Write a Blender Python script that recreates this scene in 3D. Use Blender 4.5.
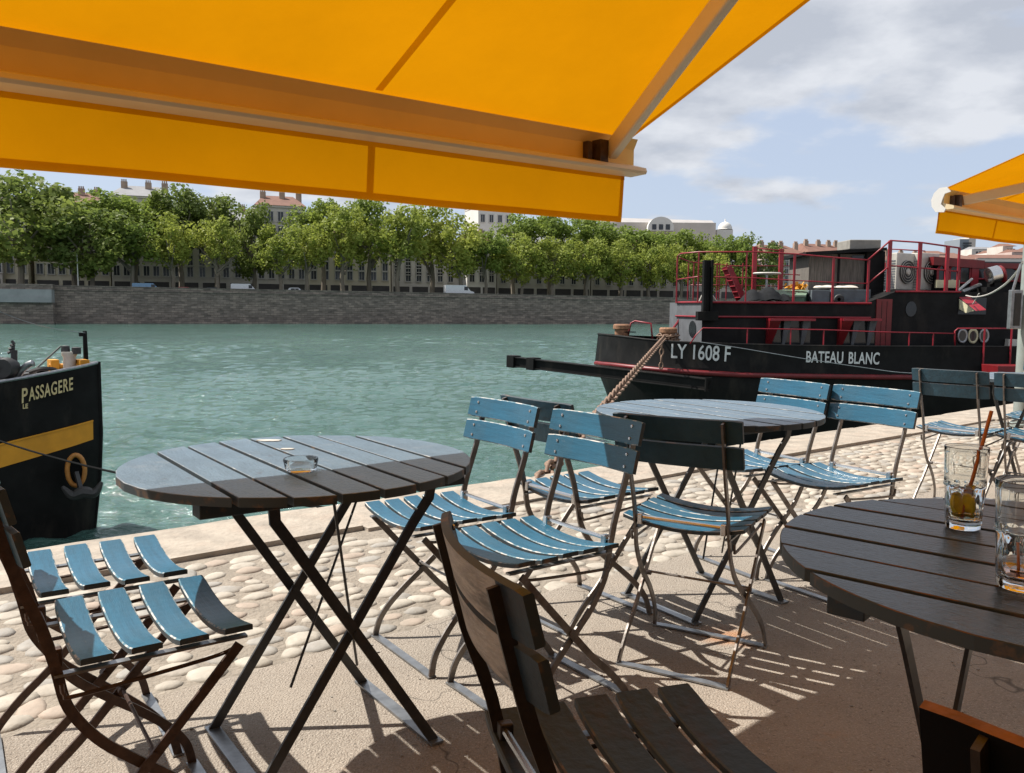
import bpy, math, random
from mathutils import Vector, Matrix
random.seed(7)
sc = bpy.context.scene
for o in list(bpy.data.objects): bpy.data.objects.remove(o)
R = math.radians
# ------------------------------------------------------------------ camera
EYE = 1.0765
FPX = 840.4
PITCH, ROLL = R(5.25), R(0.40)
_cp, _sp, _c, _s = math.cos(PITCH), math.sin(PITCH), math.cos(ROLL), math.sin(ROLL)
_f = Vector((0, _cp, -_sp)); _u0 = Vector((0, _sp, _cp)); _r0 = Vector((1, 0, 0))
_r = _c * _r0 + _s * _u0; _u = -_s * _r0 + _c * _u0
cam_d = bpy.data.cameras.new('camera'); cam = bpy.data.objects.new('camera', cam_d)
sc.collection.objects.link(cam)
cam_d.sensor_width = 36; cam_d.lens = FPX / 1024 * 36; cam_d.clip_start = 0.02; cam_d.clip_end = 4000
m = Matrix.Identity(4)
for i in range(3):
    m[i][0] = _r[i]; m[i][1] = _u[i]; m[i][2] = -_f[i]
m[0][3], m[1][3], m[2][3] = 0, 0, EYE
cam.matrix_world = m
sc.camera = cam
# ------------------------------------------------------------------ light and exposure
SUN_EL = R(53.8); SUN_AZ = math.atan2(-0.50, 0.168)      # direction towards the sun = (sin az, cos az)
sd = bpy.data.lights.new('sun', 'SUN'); sd.energy = 5.0; sd.angle = R(0.5); sd.color = (1, 0.95, 0.87)
sun = bpy.data.objects.new('sun', sd); sc.collection.objects.link(sun)
sv = Vector((math.sin(SUN_AZ) * math.cos(SUN_EL), math.cos(SUN_AZ) * math.cos(SUN_EL), math.sin(SUN_EL)))
sun.rotation_euler = sv.to_track_quat('Z', 'Y').to_euler()
w = bpy.data.worlds.new('World'); sc.world = w; w.use_nodes = True
nt = w.node_tree; nd = nt.nodes; lk = nt.links
nd.clear()
def N(tree, t, **kw):
    n = tree.nodes.new(t)
    for k, v in kw.items(): setattr(n, k, v)
    return n
out = N(nt, 'ShaderNodeOutputWorld'); bg = N(nt, 'ShaderNodeBackground'); bg.inputs[1].default_value = 0.078
sky = N(nt, 'ShaderNodeTexSky', sky_type='NISHITA', sun_disc=False, sun_elevation=SUN_EL, sun_rotation=SUN_AZ,
        altitude=200, air_density=1.0, dust_density=1.6, ozone_density=1.5)
tc = N(nt, 'ShaderNodeTexCoord'); sep = N(nt, 'ShaderNodeSeparateXYZ'); lk.new(tc.outputs['Generated'], sep.inputs[0])
zz = N(nt, 'ShaderNodeMath', operation='MAXIMUM'); lk.new(sep.outputs[2], zz.inputs[0]); zz.inputs[1].default_value = 0.0
za = N(nt, 'ShaderNodeMath', operation='ADD'); lk.new(zz.outputs[0], za.inputs[0]); za.inputs[1].default_value = 0.22
dx = N(nt, 'ShaderNodeMath', operation='DIVIDE'); lk.new(sep.outputs[0], dx.inputs[0]); lk.new(za.outputs[0], dx.inputs[1])
dy = N(nt, 'ShaderNodeMath', operation='DIVIDE'); lk.new(sep.outputs[1], dy.inputs[0]); lk.new(za.outputs[0], dy.inputs[1])
cmb = N(nt, 'ShaderNodeCombineXYZ'); lk.new(dx.outputs[0], cmb.inputs[0]); lk.new(dy.outputs[0], cmb.inputs[1])
n1 = N(nt, 'ShaderNodeTexNoise'); n1.inputs['Scale'].default_value = 2.1; n1.inputs['Detail'].default_value = 9; n1.inputs['Roughness'].default_value = 0.5; n1.inputs['Distortion'].default_value = 0.1
mp1 = N(nt, 'ShaderNodeMapping'); mp1.inputs['Location'].default_value = (0.55, 1.7, 0.0); lk.new(cmb.outputs[0], mp1.inputs[0]); lk.new(mp1.outputs[0], n1.inputs['Vector'])
n2 = N(nt, 'ShaderNodeTexNoise'); n2.inputs['Scale'].default_value = 3.2; n2.inputs['Detail'].default_value = 7; n2.inputs['Roughness'].default_value = 0.55
mp2 = N(nt, 'ShaderNodeMapping'); mp2.inputs['Location'].default_value = (3.5, 0.2, 4.0); lk.new(cmb.outputs[0], mp2.inputs[0]); lk.new(mp2.outputs[0], n2.inputs['Vector'])
# more cloud high up, clear towards the horizon
elv = N(nt, 'ShaderNodeMapRange'); lk.new(sep.outputs[2], elv.inputs[0])
elv.inputs[1].default_value = 0.06; elv.inputs[2].default_value = 0.34; elv.inputs[3].default_value = -0.10; elv.inputs[4].default_value = 0.16
ad = N(nt, 'ShaderNodeMath', operation='ADD'); lk.new(n1.outputs[0], ad.inputs[0]); lk.new(elv.outputs[0], ad.inputs[1])
cr = N(nt, 'ShaderNodeMapRange', interpolation_type='SMOOTHSTEP'); lk.new(ad.outputs[0], cr.inputs[0]); cr.inputs[1].default_value = 0.45; cr.inputs[2].default_value = 0.57; cr.inputs[3].default_value = 0; cr.inputs[4].default_value = 0.92
shade = N(nt, 'ShaderNodeMix', data_type='RGBA')
cs = N(nt, 'ShaderNodeMapRange'); lk.new(n2.outputs[0], cs.inputs[0]); cs.inputs[1].default_value = 0.40; cs.inputs[2].default_value = 0.62
lk.new(cs.outputs[0], shade.inputs[0]); shade.inputs[6].default_value = (4.2, 4.5, 5.1, 1); shade.inputs[7].default_value = (6.3, 6.5, 6.9, 1)
hz = N(nt, 'ShaderNodeMix', data_type='RGBA')       # thin summer veil over the whole blue
hz.inputs[0].default_value = 0.70; hz.inputs[7].default_value = (5.0, 5.7, 7.1, 1); lk.new(sky.outputs[0], hz.inputs[6])
mx = N(nt, 'ShaderNodeMix', data_type='RGBA'); lk.new(cr.outputs[0], mx.inputs[0]); lk.new(hz.outputs[2], mx.inputs[6]); lk.new(shade.outputs[2], mx.inputs[7])
lk.new(mx.outputs[2], bg.inputs[0]); lk.new(bg.outputs[0], out.inputs[0])
sc.view_settings.view_transform = 'Standard'; sc.view_settings.look = 'None'
sc.view_settings.exposure = 0.68; sc.view_settings.gamma = 1.0; sc.view_settings.use_curve_mapping = False
sc.cycles.max_bounces = 14; sc.cycles.transmission_bounces = 14; sc.cycles.glossy_bounces = 6; sc.cycles.transparent_max_bounces = 8
sc.cycles.caustics_reflective = False; sc.cycles.caustics_refractive = True; sc.cycles.blur_glossy = 1.0; sc.cycles.sample_clamp_indirect = 6.0
# ------------------------------------------------------------------ helpers
def P(px, py, Y):
    """world point seen at pixel (px, py) of the photograph at depth Y"""
    d = _f + _r * ((px - 512) / FPX) - _u * ((py - 386.5) / FPX)
    return Vector((0, 0, EYE)) + d * (Y / d.y)
def G(px, py, z=0.0):
    d = _f + _r * ((px - 512) / FPX) - _u * ((py - 386.5) / FPX)
    return Vector((0, 0, EYE)) + d * ((z - EYE) / d.z)
def link(o): sc.collection.objects.link(o); return o
def tag(o, label=None, cat=None, group=None, kind=None):
    if label: o['label'] = label
    if cat: o['category'] = cat
    if group: o['group'] = group
    if kind: o['kind'] = kind
    return o
def empty(name, loc, label, cat, group=None, rz=0.0):
    o = link(bpy.data.objects.new(name, None)); o.location = loc; o.rotation_euler = (0, 0, rz); o.empty_display_size = 0.1
    return tag(o, label, cat, group)
def copy_tree(o, parent=None):
    c = link(o.copy()); c.parent = parent
    for ch in [x for x in bpy.data.objects if x.parent == o]: copy_tree(ch, c)
    return c
def V(*a): return Vector(a)
class MB:
    def __init__(s): s.v = []; s.f = []; s.m = []
    def add(s, vs, fs, mi=0):
        b = len(s.v); s.v += [tuple(p) for p in vs]; s.f += [tuple(i + b for i in f) for f in fs]
        s.m += (mi if isinstance(mi, list) else [mi] * len(fs)); return s
    def box(s, c, size, rz=0.0, mi=0, M=None):
        hx, hy, hz_ = size[0] / 2, size[1] / 2, size[2] / 2
        pts = [Vector((x * hx, y * hy, z * hz_)) for x in (-1, 1) for y in (-1, 1) for z in (-1, 1)]
        if M is None: M = Matrix.Rotation(rz, 3, 'Z')
        c = Vector(c)
        return s.add([c + M @ p for p in pts], [(0, 1, 3, 2), (4, 6, 7, 5), (0, 4, 5, 1), (2, 3, 7, 6), (0, 2, 6, 4), (1, 5, 7, 3)], mi)
    def bx(s, x0, x1, y0, y1, z0, z1, mi=0):
        return s.box(((x0 + x1) / 2, (y0 + y1) / 2, (z0 + z1) / 2), (abs(x1 - x0), abs(y1 - y0), abs(z1 - z0)), mi=mi)
    def bar(s, a, b, w_, h_, mi=0, up=(0, 0, 1)):
        a = Vector(a); b = Vector(b); t = (b - a); L = t.length
        if L < 1e-6: return s
        t /= L; up = Vector(up)
        if abs(t.dot(up)) > .98: up = Vector((1, 0, 0))
        x = t.cross(up).normalized(); z = x.cross(t)
        M = Matrix((x, t, z)).transposed()
        return s.box((a + b) / 2, (w_, L, h_), M=M, mi=mi)
    def tube(s, pts, r, n=8, mi=0, cap=True):
        pts = [Vector(p) for p in pts]; rr = r if isinstance(r, list) else [r] * len(pts)
        vs = []; fs = []; pn = None
        for i, p in enumerate(pts):
            t = (pts[min(i + 1, len(pts) - 1)] - pts[max(i - 1, 0)]).normalized()
            if pn is None:
                a = Vector((0, 0, 1)) if abs(t.z) < .9 else Vector((1, 0, 0)); x = t.cross(a).normalized()
            else: x = (pn - t * pn.dot(t)).normalized()
            pn = x; y = t.cross(x)
            for k in range(n):
                a = 2 * math.pi * k / n; vs.append(p + (x * math.cos(a) + y * math.sin(a)) * rr[i])
        for i in range(len(pts) - 1):
            for k in range(n):
                a = i * n + k; b = i * n + (k + 1) % n; fs.append((a, b, b + n, a + n))
        if cap: fs.append(tuple(range(n - 1, -1, -1))); fs.append(tuple((len(pts) - 1) * n + k for k in range(n)))
        return s.add(vs, fs, mi)
    def lathe(s, c, prof, n=24, mi=0, M=None):
        vs = []; fs = []; c = Vector(c)
        for (r, z) in prof:
            for k in range(n):
                a = 2 * math.pi * k / n; q = Vector((r * math.cos(a), r * math.sin(a), z))
                vs.append(c + (M @ q if M else q))
        for i in range(len(prof) - 1):
            for k in range(n):
                a = i * n + k; b = i * n + (k + 1) % n; fs.append((a, b, b + n, a + n))
        if prof[0][0] > 1e-5: fs.append(tuple(range(n - 1, -1, -1)))
        if prof[-1][0] > 1e-5: fs.append(tuple((len(prof) - 1) * n + k for k in range(n)))
        return s.add(vs, fs, mi)
    def strap(s, pts, tx, wd, mi=0):
        """flat bar: tx = thickness along local x, wd = width in the yz plane"""
        pts = [Vector(p) for p in pts]; vs = []; fs = []
        X = Vector((1, 0, 0))
        for i, p in enumerate(pts):
            t = (pts[min(i + 1, len(pts) - 1)] - pts[max(i - 1, 0)]).normalized(); n_ = t.cross(X).normalized()
            vs += [p - X * tx / 2 - n_ * wd / 2, p + X * tx / 2 - n_ * wd / 2, p + X * tx / 2 + n_ * wd / 2, p - X * tx / 2 + n_ * wd / 2]
        for i in range(len(pts) - 1):
            for k in range(4):
                a = i * 4 + k; b = i * 4 + (k + 1) % 4; fs.append((a, b, b + 4, a + 4))
        fs.append((3, 2, 1, 0)); e = (len(pts) - 1) * 4; fs.append((e, e + 1, e + 2, e + 3))
        return s.add(vs, fs, mi)
    def build(s, name, mats, parent=None, smooth=False, world=True, bevel=0.0):
        me = bpy.data.meshes.new(name)
        off = Vector(parent.location) if (parent is not None and world) else Vector((0, 0, 0))
        if parent is not None and world and parent.parent is not None: off = off + parent.parent.location
        me.from_pydata([tuple(Vector(p) - off) for p in s.v], [], s.f)
        if not isinstance(mats, (list, tuple)): mats = [mats]
        for mt in mats: me.materials.append(mt)
        me.polygons.foreach_set('material_index', s.m)
        if smooth: me.polygons.foreach_set('use_smooth', [True] * len(me.polygons))
        me.validate(); me.update()
        o = link(bpy.data.objects.new(name, me)); o.parent = parent
        if smooth == 'auto':
            try: me.set_sharp_from_angle(angle=R(35))
            except Exception: pass
        if bevel:
            b = o.modifiers.new('bevel', 'BEVEL'); b.width = bevel; b.segments = 2; b.limit_method = 'ANGLE'
        return o
def spline(pts, n=6):
    pts = [Vector(p) for p in pts]; o = []
    for i in range(len(pts) - 1):
        p0 = pts[max(i - 1, 0)]; p1 = pts[i]; p2 = pts[i + 1]; p3 = pts[min(i + 2, len(pts) - 1)]
        for k in range(n):
            t = k / n
            o.append(.5 * ((2 * p1) + (p2 - p0) * t + (2 * p0 - 5 * p1 + 4 * p2 - p3) * t * t + (3 * p1 - p0 - 3 * p2 + p3) * t ** 3))
    o.append(pts[-1]); return o
def lerp(a, b, t): return a + (b - a) * t
def interp(x, xs, ys):
    if x <= xs[0]: return ys[0]
    for i in range(len(xs) - 1):
        if x <= xs[i + 1]: return lerp(ys[i], ys[i + 1], (x - xs[i]) / (xs[i + 1] - xs[i]))
    return ys[-1]
# ------------------------------------------------------------------ materials
def mat(name, col, rough=0.6, metal=0.0, var=0.12, scale=8.0, bump=0.0, bscale=40.0, col2=None, thr=None, spec=0.5, coord='Object', detail=5.0, stretch=None, coat=0.0):
    M = bpy.data.materials.new(name); M.use_nodes = True; t = M.node_tree
    b = t.nodes['Principled BSDF']; b.inputs['Roughness'].default_value = rough; b.inputs['Metallic'].default_value = metal
    b.inputs['Specular IOR Level'].default_value = spec; b.inputs['Coat Weight'].default_value = coat
    tcn = N(t, 'ShaderNodeTexCoord'); mp = N(t, 'ShaderNodeMapping'); t.links.new(tcn.outputs[coord], mp.inputs[0])
    if stretch: mp.inputs['Scale'].default_value = stretch
    no = N(t, 'ShaderNodeTexNoise'); no.inputs['Scale'].default_value = scale; no.inputs['Detail'].default_value = detail; no.inputs['Roughness'].default_value = .6
    t.links.new(mp.outputs[0], no.inputs['Vector'])
    mixn = N(t, 'ShaderNodeMix', data_type='RGBA')
    c = Vector(col)
    if col2 is None:
        mixn.inputs[6].default_value = (*(c * (1 - var)), 1); mixn.inputs[7].default_value = (*(c * (1 + var)), 1)
        mr = N(t, 'ShaderNodeMapRange'); mr.inputs[1].default_value = .3; mr.inputs[2].default_value = .7
    else:
        mixn.inputs[6].default_value = (*col, 1); mixn.inputs[7].default_value = (*col2, 1)
        lo, hi = thr or (.5, .6); mr = N(t, 'ShaderNodeMapRange'); mr.inputs[1].default_value = lo; mr.inputs[2].default_value = hi
    t.links.new(no.outputs[0], mr.inputs[0]); t.links.new(mr.outputs[0], mixn.inputs[0]); t.links.new(mixn.outputs[2], b.inputs['Base Color'])
    if bump:
        nb = N(t, 'ShaderNodeTexNoise'); nb.inputs['Scale'].default_value = bscale; nb.inputs['Detail'].default_value = 6
        t.links.new(mp.outputs[0], nb.inputs['Vector']); bp = N(t, 'ShaderNodeBump'); bp.inputs['Strength'].default_value = bump; bp.inputs['Distance'].default_value = .01
        t.links.new(nb.outputs[0], bp.inputs['Height']); t.links.new(bp.outputs[0], b.inputs['Normal'])
    M['mix'] = mixn.name
    return M
def layer(M, col, lo, hi, scale, stretch=None, seed=(0, 0, 0), amount=1.0, detail=8.0, coord='Object'):
    """mix another colour over a material's base colour by a noise mask"""
    t = M.node_tree; b = t.nodes['Principled BSDF']; src = b.inputs['Base Color'].links[0].from_socket
    tcn = N(t, 'ShaderNodeTexCoord'); mp = N(t, 'ShaderNodeMapping'); mp.inputs['Location'].default_value = seed
    if stretch: mp.inputs['Scale'].default_value = stretch
    t.links.new(tcn.outputs[coord], mp.inputs[0]); no = N(t, 'ShaderNodeTexNoise'); no.inputs['Scale'].default_value = scale; no.inputs['Detail'].default_value = detail; no.inputs['Roughness'].default_value = .65
    t.links.new(mp.outputs[0], no.inputs['Vector']); mr = N(t, 'ShaderNodeMapRange'); mr.inputs[1].default_value = lo; mr.inputs[2].default_value = hi; mr.inputs[4].default_value = amount
    t.links.new(no.outputs[0], mr.inputs[0]); mixn = N(t, 'ShaderNodeMix', data_type='RGBA'); t.links.new(mr.outputs[0], mixn.inputs[0]); t.links.new(src, mixn.inputs[6])
    mixn.inputs[7].default_value = (*col, 1); t.links.new(mixn.outputs[2], b.inputs['Base Color']); return M
m_slat = mat('blue_paint', (0.018, 0.098, 0.165), .33, var=.22, scale=10, bump=.12, bscale=50, stretch=(.6, 8, 8))
layer(m_slat, (0.30, 0.33, 0.33), .68, .74, 26, stretch=(1, 3, 3), amount=.7)
layer(m_slat, (0.035, 0.10, 0.15), .45, .65, 5, seed=(4, 2, 1), amount=.6)
m_tedge = mat('table_slat_edge', (0.10, 0.13, 0.16), .5, col2=(0.36, 0.37, 0.37), thr=(.55, .68), scale=22)
m_worn = mat('worn_edge', (0.50, 0.49, 0.46), .7, col2=(0.05, 0.15, 0.21), thr=(.42, .56), scale=30, bump=.3)
m_dkedge = mat('dark_edge', (0.035, 0.05, 0.06), .6, col2=(0.16, 0.10, 0.06), thr=(.55, .7), scale=25)
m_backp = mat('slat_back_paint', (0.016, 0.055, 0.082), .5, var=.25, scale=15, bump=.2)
m_top = mat('table_paint', (0.10, 0.15, 0.195), .30, var=.16, scale=9, bump=.3, bscale=50, stretch=(3, 1, 3))
layer(m_top, (0.19, 0.22, 0.24), .56, .70, 11, seed=(3, 1, 0), amount=.5)
layer(m_top, (0.07, 0.045, 0.04), .63, .70, 9, seed=(7, 5, 0), amount=.5)
m_topshade = mat('table_paint_shaded', (0.017, 0.026, 0.037), .28, var=.2, scale=9, bump=.2, bscale=50, stretch=(3, 1, 3), spec=.4)  # same table paint, darkened so the colour carries the awning shade
layer(m_topshade, (0.045, 0.022, 0.014), .60, .70, 7, seed=(7, 5, 0), amount=.6)
m_brownedge = mat('bare_wood_edge', (0.15, 0.07, 0.03), .7, col2=(0.035, 0.045, 0.055), thr=(.36, .48), scale=20)
m_oldwood = mat('bare_grey_wood', (0.36, 0.33, 0.29), .8, var=.25, scale=16, bump=.5, bscale=45, stretch=(1, 4, 4))
layer(m_oldwood, (0.10, 0.10, 0.095), .52, .62, 7, stretch=(.5, 4, 4), seed=(1, 2, 3), amount=.8)
m_brownslat = mat('worn_dark_slat', (0.017, 0.031, 0.044), .5, var=.25, scale=14, bump=.25, bscale=50, spec=.25)
layer(m_brownslat, (0.055, 0.028, 0.014), .52, .68, 7, seed=(5, 1, 2), amount=.6)
m_orangeedge = mat('orange_brown_edge', (0.20, 0.085, 0.028), .8, var=.35, scale=30, bump=.5)  # orange brown for the slat edges
m_iron = mat('iron_bar', (0.20, 0.18, 0.165), .40, metal=.75, var=.3, scale=30, bump=.15)
layer(m_iron, (0.10, 0.055, 0.035), .56, .66, 12, amount=.6)
m_rusty = mat('rusty_iron_bar', (0.080, 0.050, 0.038), .5, metal=.45, var=.35, scale=40, bump=.25)
m_blackiron = mat('blackened_iron_bar', (0.030, 0.024, 0.020), .5, metal=.3, var=.3, scale=30, bump=.2)
m_steel = mat('bright_steel', (0.62, 0.62, 0.62), .25, metal=1.0, var=.1, scale=30)
m_galv = mat('grey_steel', (0.30, 0.31, 0.32), .35, metal=.8, var=.25, scale=25)
m_tleg = mat('table_leg_paint', (0.055, 0.055, 0.055), .4, metal=.3, var=.3, scale=30)
m_conc = mat('concrete', (0.318, 0.272, 0.224), .92, var=.14, scale=3.0, bump=.9, bscale=170, coord='Object')
layer(m_conc, (0.13, 0.10, 0.08), .575, .65, 62, amount=.6, detail=3)
layer(m_conc, (0.20, 0.165, 0.13), .50, .62, 210, amount=.6, detail=2, seed=(3, 1, 2))
layer(m_conc, (0.05, 0.04, 0.035), .70, .73, 38, amount=.8, detail=2, seed=(9, 1, 2))
layer(m_conc, (0.52, 0.47, 0.40), .57, .66, 150, amount=.6, detail=2)
layer(m_conc, (0.33, 0.27, 0.21), .50, .68, 1.2, seed=(4, 4, 0), amount=.6)
layer(m_conc, (0.50, 0.27, 0.13), .66, .74, 2.1, seed=(1.9, 0.4, 0), amount=.6)
def crack(M, scale, width, seed, amount, col=(.06, .05, .04)):
    t = M.node_tree; b = t.nodes['Principled BSDF']; src = b.inputs['Base Color'].links[0].from_socket
    tcn = N(t, 'ShaderNodeTexCoord'); mp = N(t, 'ShaderNodeMapping'); mp.inputs['Location'].default_value = seed; t.links.new(tcn.outputs['Object'], mp.inputs[0])
    no = N(t, 'ShaderNodeTexNoise'); no.inputs['Scale'].default_value = scale; no.inputs['Detail'].default_value = 5; no.inputs['Roughness'].default_value = .6; t.links.new(mp.outputs[0], no.inputs['Vector'])
    a = N(t, 'ShaderNodeMath', operation='SUBTRACT'); t.links.new(no.outputs[0], a.inputs[0]); a.inputs[1].default_value = .5
    c = N(t, 'ShaderNodeMath', operation='ABSOLUTE'); t.links.new(a.outputs[0], c.inputs[0]); mr = N(t, 'ShaderNodeMapRange'); t.links.new(c.outputs[0], mr.inputs[0])
    mr.inputs[1].default_value = 0; mr.inputs[2].default_value = width; mr.inputs[3].default_value = amount; mr.inputs[4].default_value = 0
    mx_ = N(t, 'ShaderNodeMix', data_type='RGBA'); t.links.new(mr.outputs[0], mx_.inputs[0]); t.links.new(src, mx_.inputs[6]); mx_.inputs[7].default_value = (*col, 1); t.links.new(mx_.outputs[2], b.inputs['Base Color'])
crack(m_conc, .55, .0022, (3.1, .7, 0), .8)
layer(m_conc, (0.22, 0.18, 0.145), .56, .66, 3.3, seed=(12, 4, 0), amount=.55)
t = m_conc.node_tree; b = t.nodes['Principled BSDF']; src = b.inputs['Base Color'].links[0].from_socket
tcn = N(t, 'ShaderNodeTexCoord'); vd = N(t, 'ShaderNodeVectorMath', operation='DISTANCE'); vd.inputs[1].default_value = (.72, 2.70, 0)
nz = N(t, 'ShaderNodeTexNoise'); nz.inputs['Scale'].default_value = 14; nz.inputs['Detail'].default_value = 4; t.links.new(tcn.outputs['Object'], vd.inputs[0]); t.links.new(tcn.outputs['Object'], nz.inputs['Vector'])
mm = N(t, 'ShaderNodeMath', operation='MULTIPLY_ADD'); t.links.new(nz.outputs[0], mm.inputs[0]); mm.inputs[1].default_value = .16; t.links.new(vd.outputs['Value'], mm.inputs[2])
mr = N(t, 'ShaderNodeMapRange'); t.links.new(mm.outputs[0], mr.inputs[0]); mr.inputs[1].default_value = .11; mr.inputs[2].default_value = .19; mr.inputs[3].default_value = .75; mr.inputs[4].default_value = 0
mx_ = N(t, 'ShaderNodeMix', data_type='RGBA'); t.links.new(mr.outputs[0], mx_.inputs[0]); t.links.new(src, mx_.inputs[6]); mx_.inputs[7].default_value = (.42, .20, .09, 1); t.links.new(mx_.outputs[2], b.inputs['Base Color'])
m_coping = mat('coping_stone', (0.315, 0.27, 0.22), .9, var=.25, scale=6.0, bump=1.0, bscale=30)
layer(m_coping, (0.36, 0.29, 0.23), .5, .66, 5, seed=(2, 8, 0), amount=.7)
m_mortar = mat('mortar', (0.235, 0.20, 0.16), .95, var=.22, scale=12.0, bump=1.0, bscale=60)
m_wall = mat('far_quay_stone', (0.225, 0.19, 0.165), .95, var=.4, scale=1.3, bump=.0, stretch=(.5, .5, 2.2))
m_water = None
m_pebs = [mat('pebble_stone', (0.36, 0.32, 0.265), .75, var=.12, scale=20, bump=.3), mat('pebble_grey', (0.28, 0.26, 0.23), .75, var=.15, scale=20, bump=.3),
          mat('pebble_cream', (0.385, 0.345, 0.285), .7, var=.10, scale=20, bump=.3), mat('pebble_rose', (0.33, 0.265, 0.21), .75, var=.12, scale=20, bump=.3)]
for _m in m_pebs: layer(_m, (0.24, 0.20, 0.155), .50, .66, 9, amount=.6, seed=(2, 2, 0))
m_black = mat('black_hull', (0.0085, 0.0085, 0.0085), .6, var=.4, scale=3.0, bump=.25, bscale=4, spec=.12)
layer(m_black, (0.04, 0.034, 0.028), .52, .70, 2.2, stretch=(1, 1, .35), seed=(3, 3, 1), amount=.6)
m_black2 = mat('black_deckhouse', (0.011, 0.011, 0.0115), .6, var=.4, scale=3.0, bump=.3, bscale=5, spec=.12)
layer(m_black2, (0.034, 0.029, 0.026), .55, .72, 2.5, stretch=(1, 1, .4), seed=(8, 3, 1), amount=.6)
m_greyp = mat('grey_front_paint', (0.105, 0.11, 0.12), .6, var=.2, scale=4)
m_red = mat('red_paint', (0.24, 0.010, 0.020), .42, var=.22, scale=5)
m_redp = mat('deep_red_panel', (0.14, 0.006, 0.009), .45, var=.25, scale=5)
m_glassd = mat('dark_window_glass', (0.018, 0.02, 0.023), .12, var=.2)
m_acw = mat('off_white_casing', (0.50, 0.48, 0.43), .5, var=.12, scale=5)
m_dark = mat('dark_plastic', (0.03, 0.03, 0.03), .6, var=.3)
m_planks = mat('grey_planks', (0.13, 0.115, 0.10), .85, var=.45, scale=6, stretch=(9, 9, .6), bump=.4)
m_cement = mat('cement_box', (0.24, 0.225, 0.20), .85, var=.2, scale=5)
m_greenp = mat('green_box_paint', (0.06, 0.13, 0.085), .5, var=.2, scale=5)
m_bluegrey = mat('bluegrey_locker', (0.10, 0.12, 0.135), .55, var=.25, scale=5)
m_fabricw = mat('pale_cushion_cloth', (0.55, 0.50, 0.44), .9, var=.2, scale=9)
m_tarp = mat('dark_tarpaulin', (0.014, 0.015, 0.017), .8, spec=.1, var=.3)
m_yel = mat('yellow_paint', (0.62, 0.27, 0.012), .55, var=.15, scale=3)
m_text = mat('pale_lettering', (0.62, 0.62, 0.62), .6, var=.08)
m_texty = mat('cream_lettering', (0.58, 0.48, 0.25), .6, var=.1)
m_rust = mat('rust', (0.24, 0.12, 0.065), .85, var=.4, scale=18, bump=.6)
m_ropem = mat('chain_rust', (0.20, 0.125, 0.085), .8, var=.35, scale=40)
m_rope = mat('grey_rope', (0.40, 0.38, 0.35), .9, var=.2, scale=60)
m_cable = mat('dark_cable', (0.008, 0.008, 0.008), .9, spec=.05)
m_cream = mat('cream_paint', (0.60, 0.55, 0.36), .5, var=.1)
m_ochre = mat('orange_ring_paint', (0.40, 0.17, 0.035), .55, var=.25, scale=8)
m_alu = mat('awning_white_aluminium', (0.74, 0.72, 0.68), .38, var=.05, scale=4, metal=.15)
m_alu_tint = mat('glow_tinted_aluminium', (0.74, 0.60, 0.38), .45, var=.06, scale=4, metal=.1)  # white aluminium with the canopy's orange glow put into its colour
m_barw = mat('yellow_bar_face', (0.88, 0.62, 0.20), .6, var=.08, scale=3)  # upper face of the front bar, warm yellow
m_postp = mat('green_grey_post_paint', (0.24, 0.27, 0.25), .5, var=.15, scale=5)
def leafmat(name, c1, c2):
    M = mat(name, c1, .6, col2=c2, thr=(.35, .65), scale=.45, detail=3); t = M.node_tree; b = t.nodes['Principled BSDF']
    b.inputs['Specular IOR Level'].default_value = .25
    src = b.inputs['Base Color'].links[0].from_socket
    tr = N(t, 'ShaderNodeBsdfTranslucent'); t.links.new(src, tr.inputs[0]); ms = N(t, 'ShaderNodeMixShader'); ms.inputs[0].default_value = .45
    t.links.new(b.outputs[0], ms.inputs[1]); t.links.new(tr.outputs[0], ms.inputs[2]); t.links.new(ms.outputs[0], t.nodes['Material Output'].inputs[0]); return M
m_leaf = [leafmat('plane_leaves_light', (0.20, 0.25, 0.045), (0.36, 0.39, 0.075)), leafmat('plane_leaves_mid', (0.15, 0.21, 0.042), (0.27, 0.33, 0.062)), leafmat('plane_leaves_dark', (0.12, 0.165, 0.042), (0.22, 0.265, 0.06))]
m_bark = mat('plane_bark', (0.20, 0.17, 0.13), .9, var=.3, scale=2)
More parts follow.
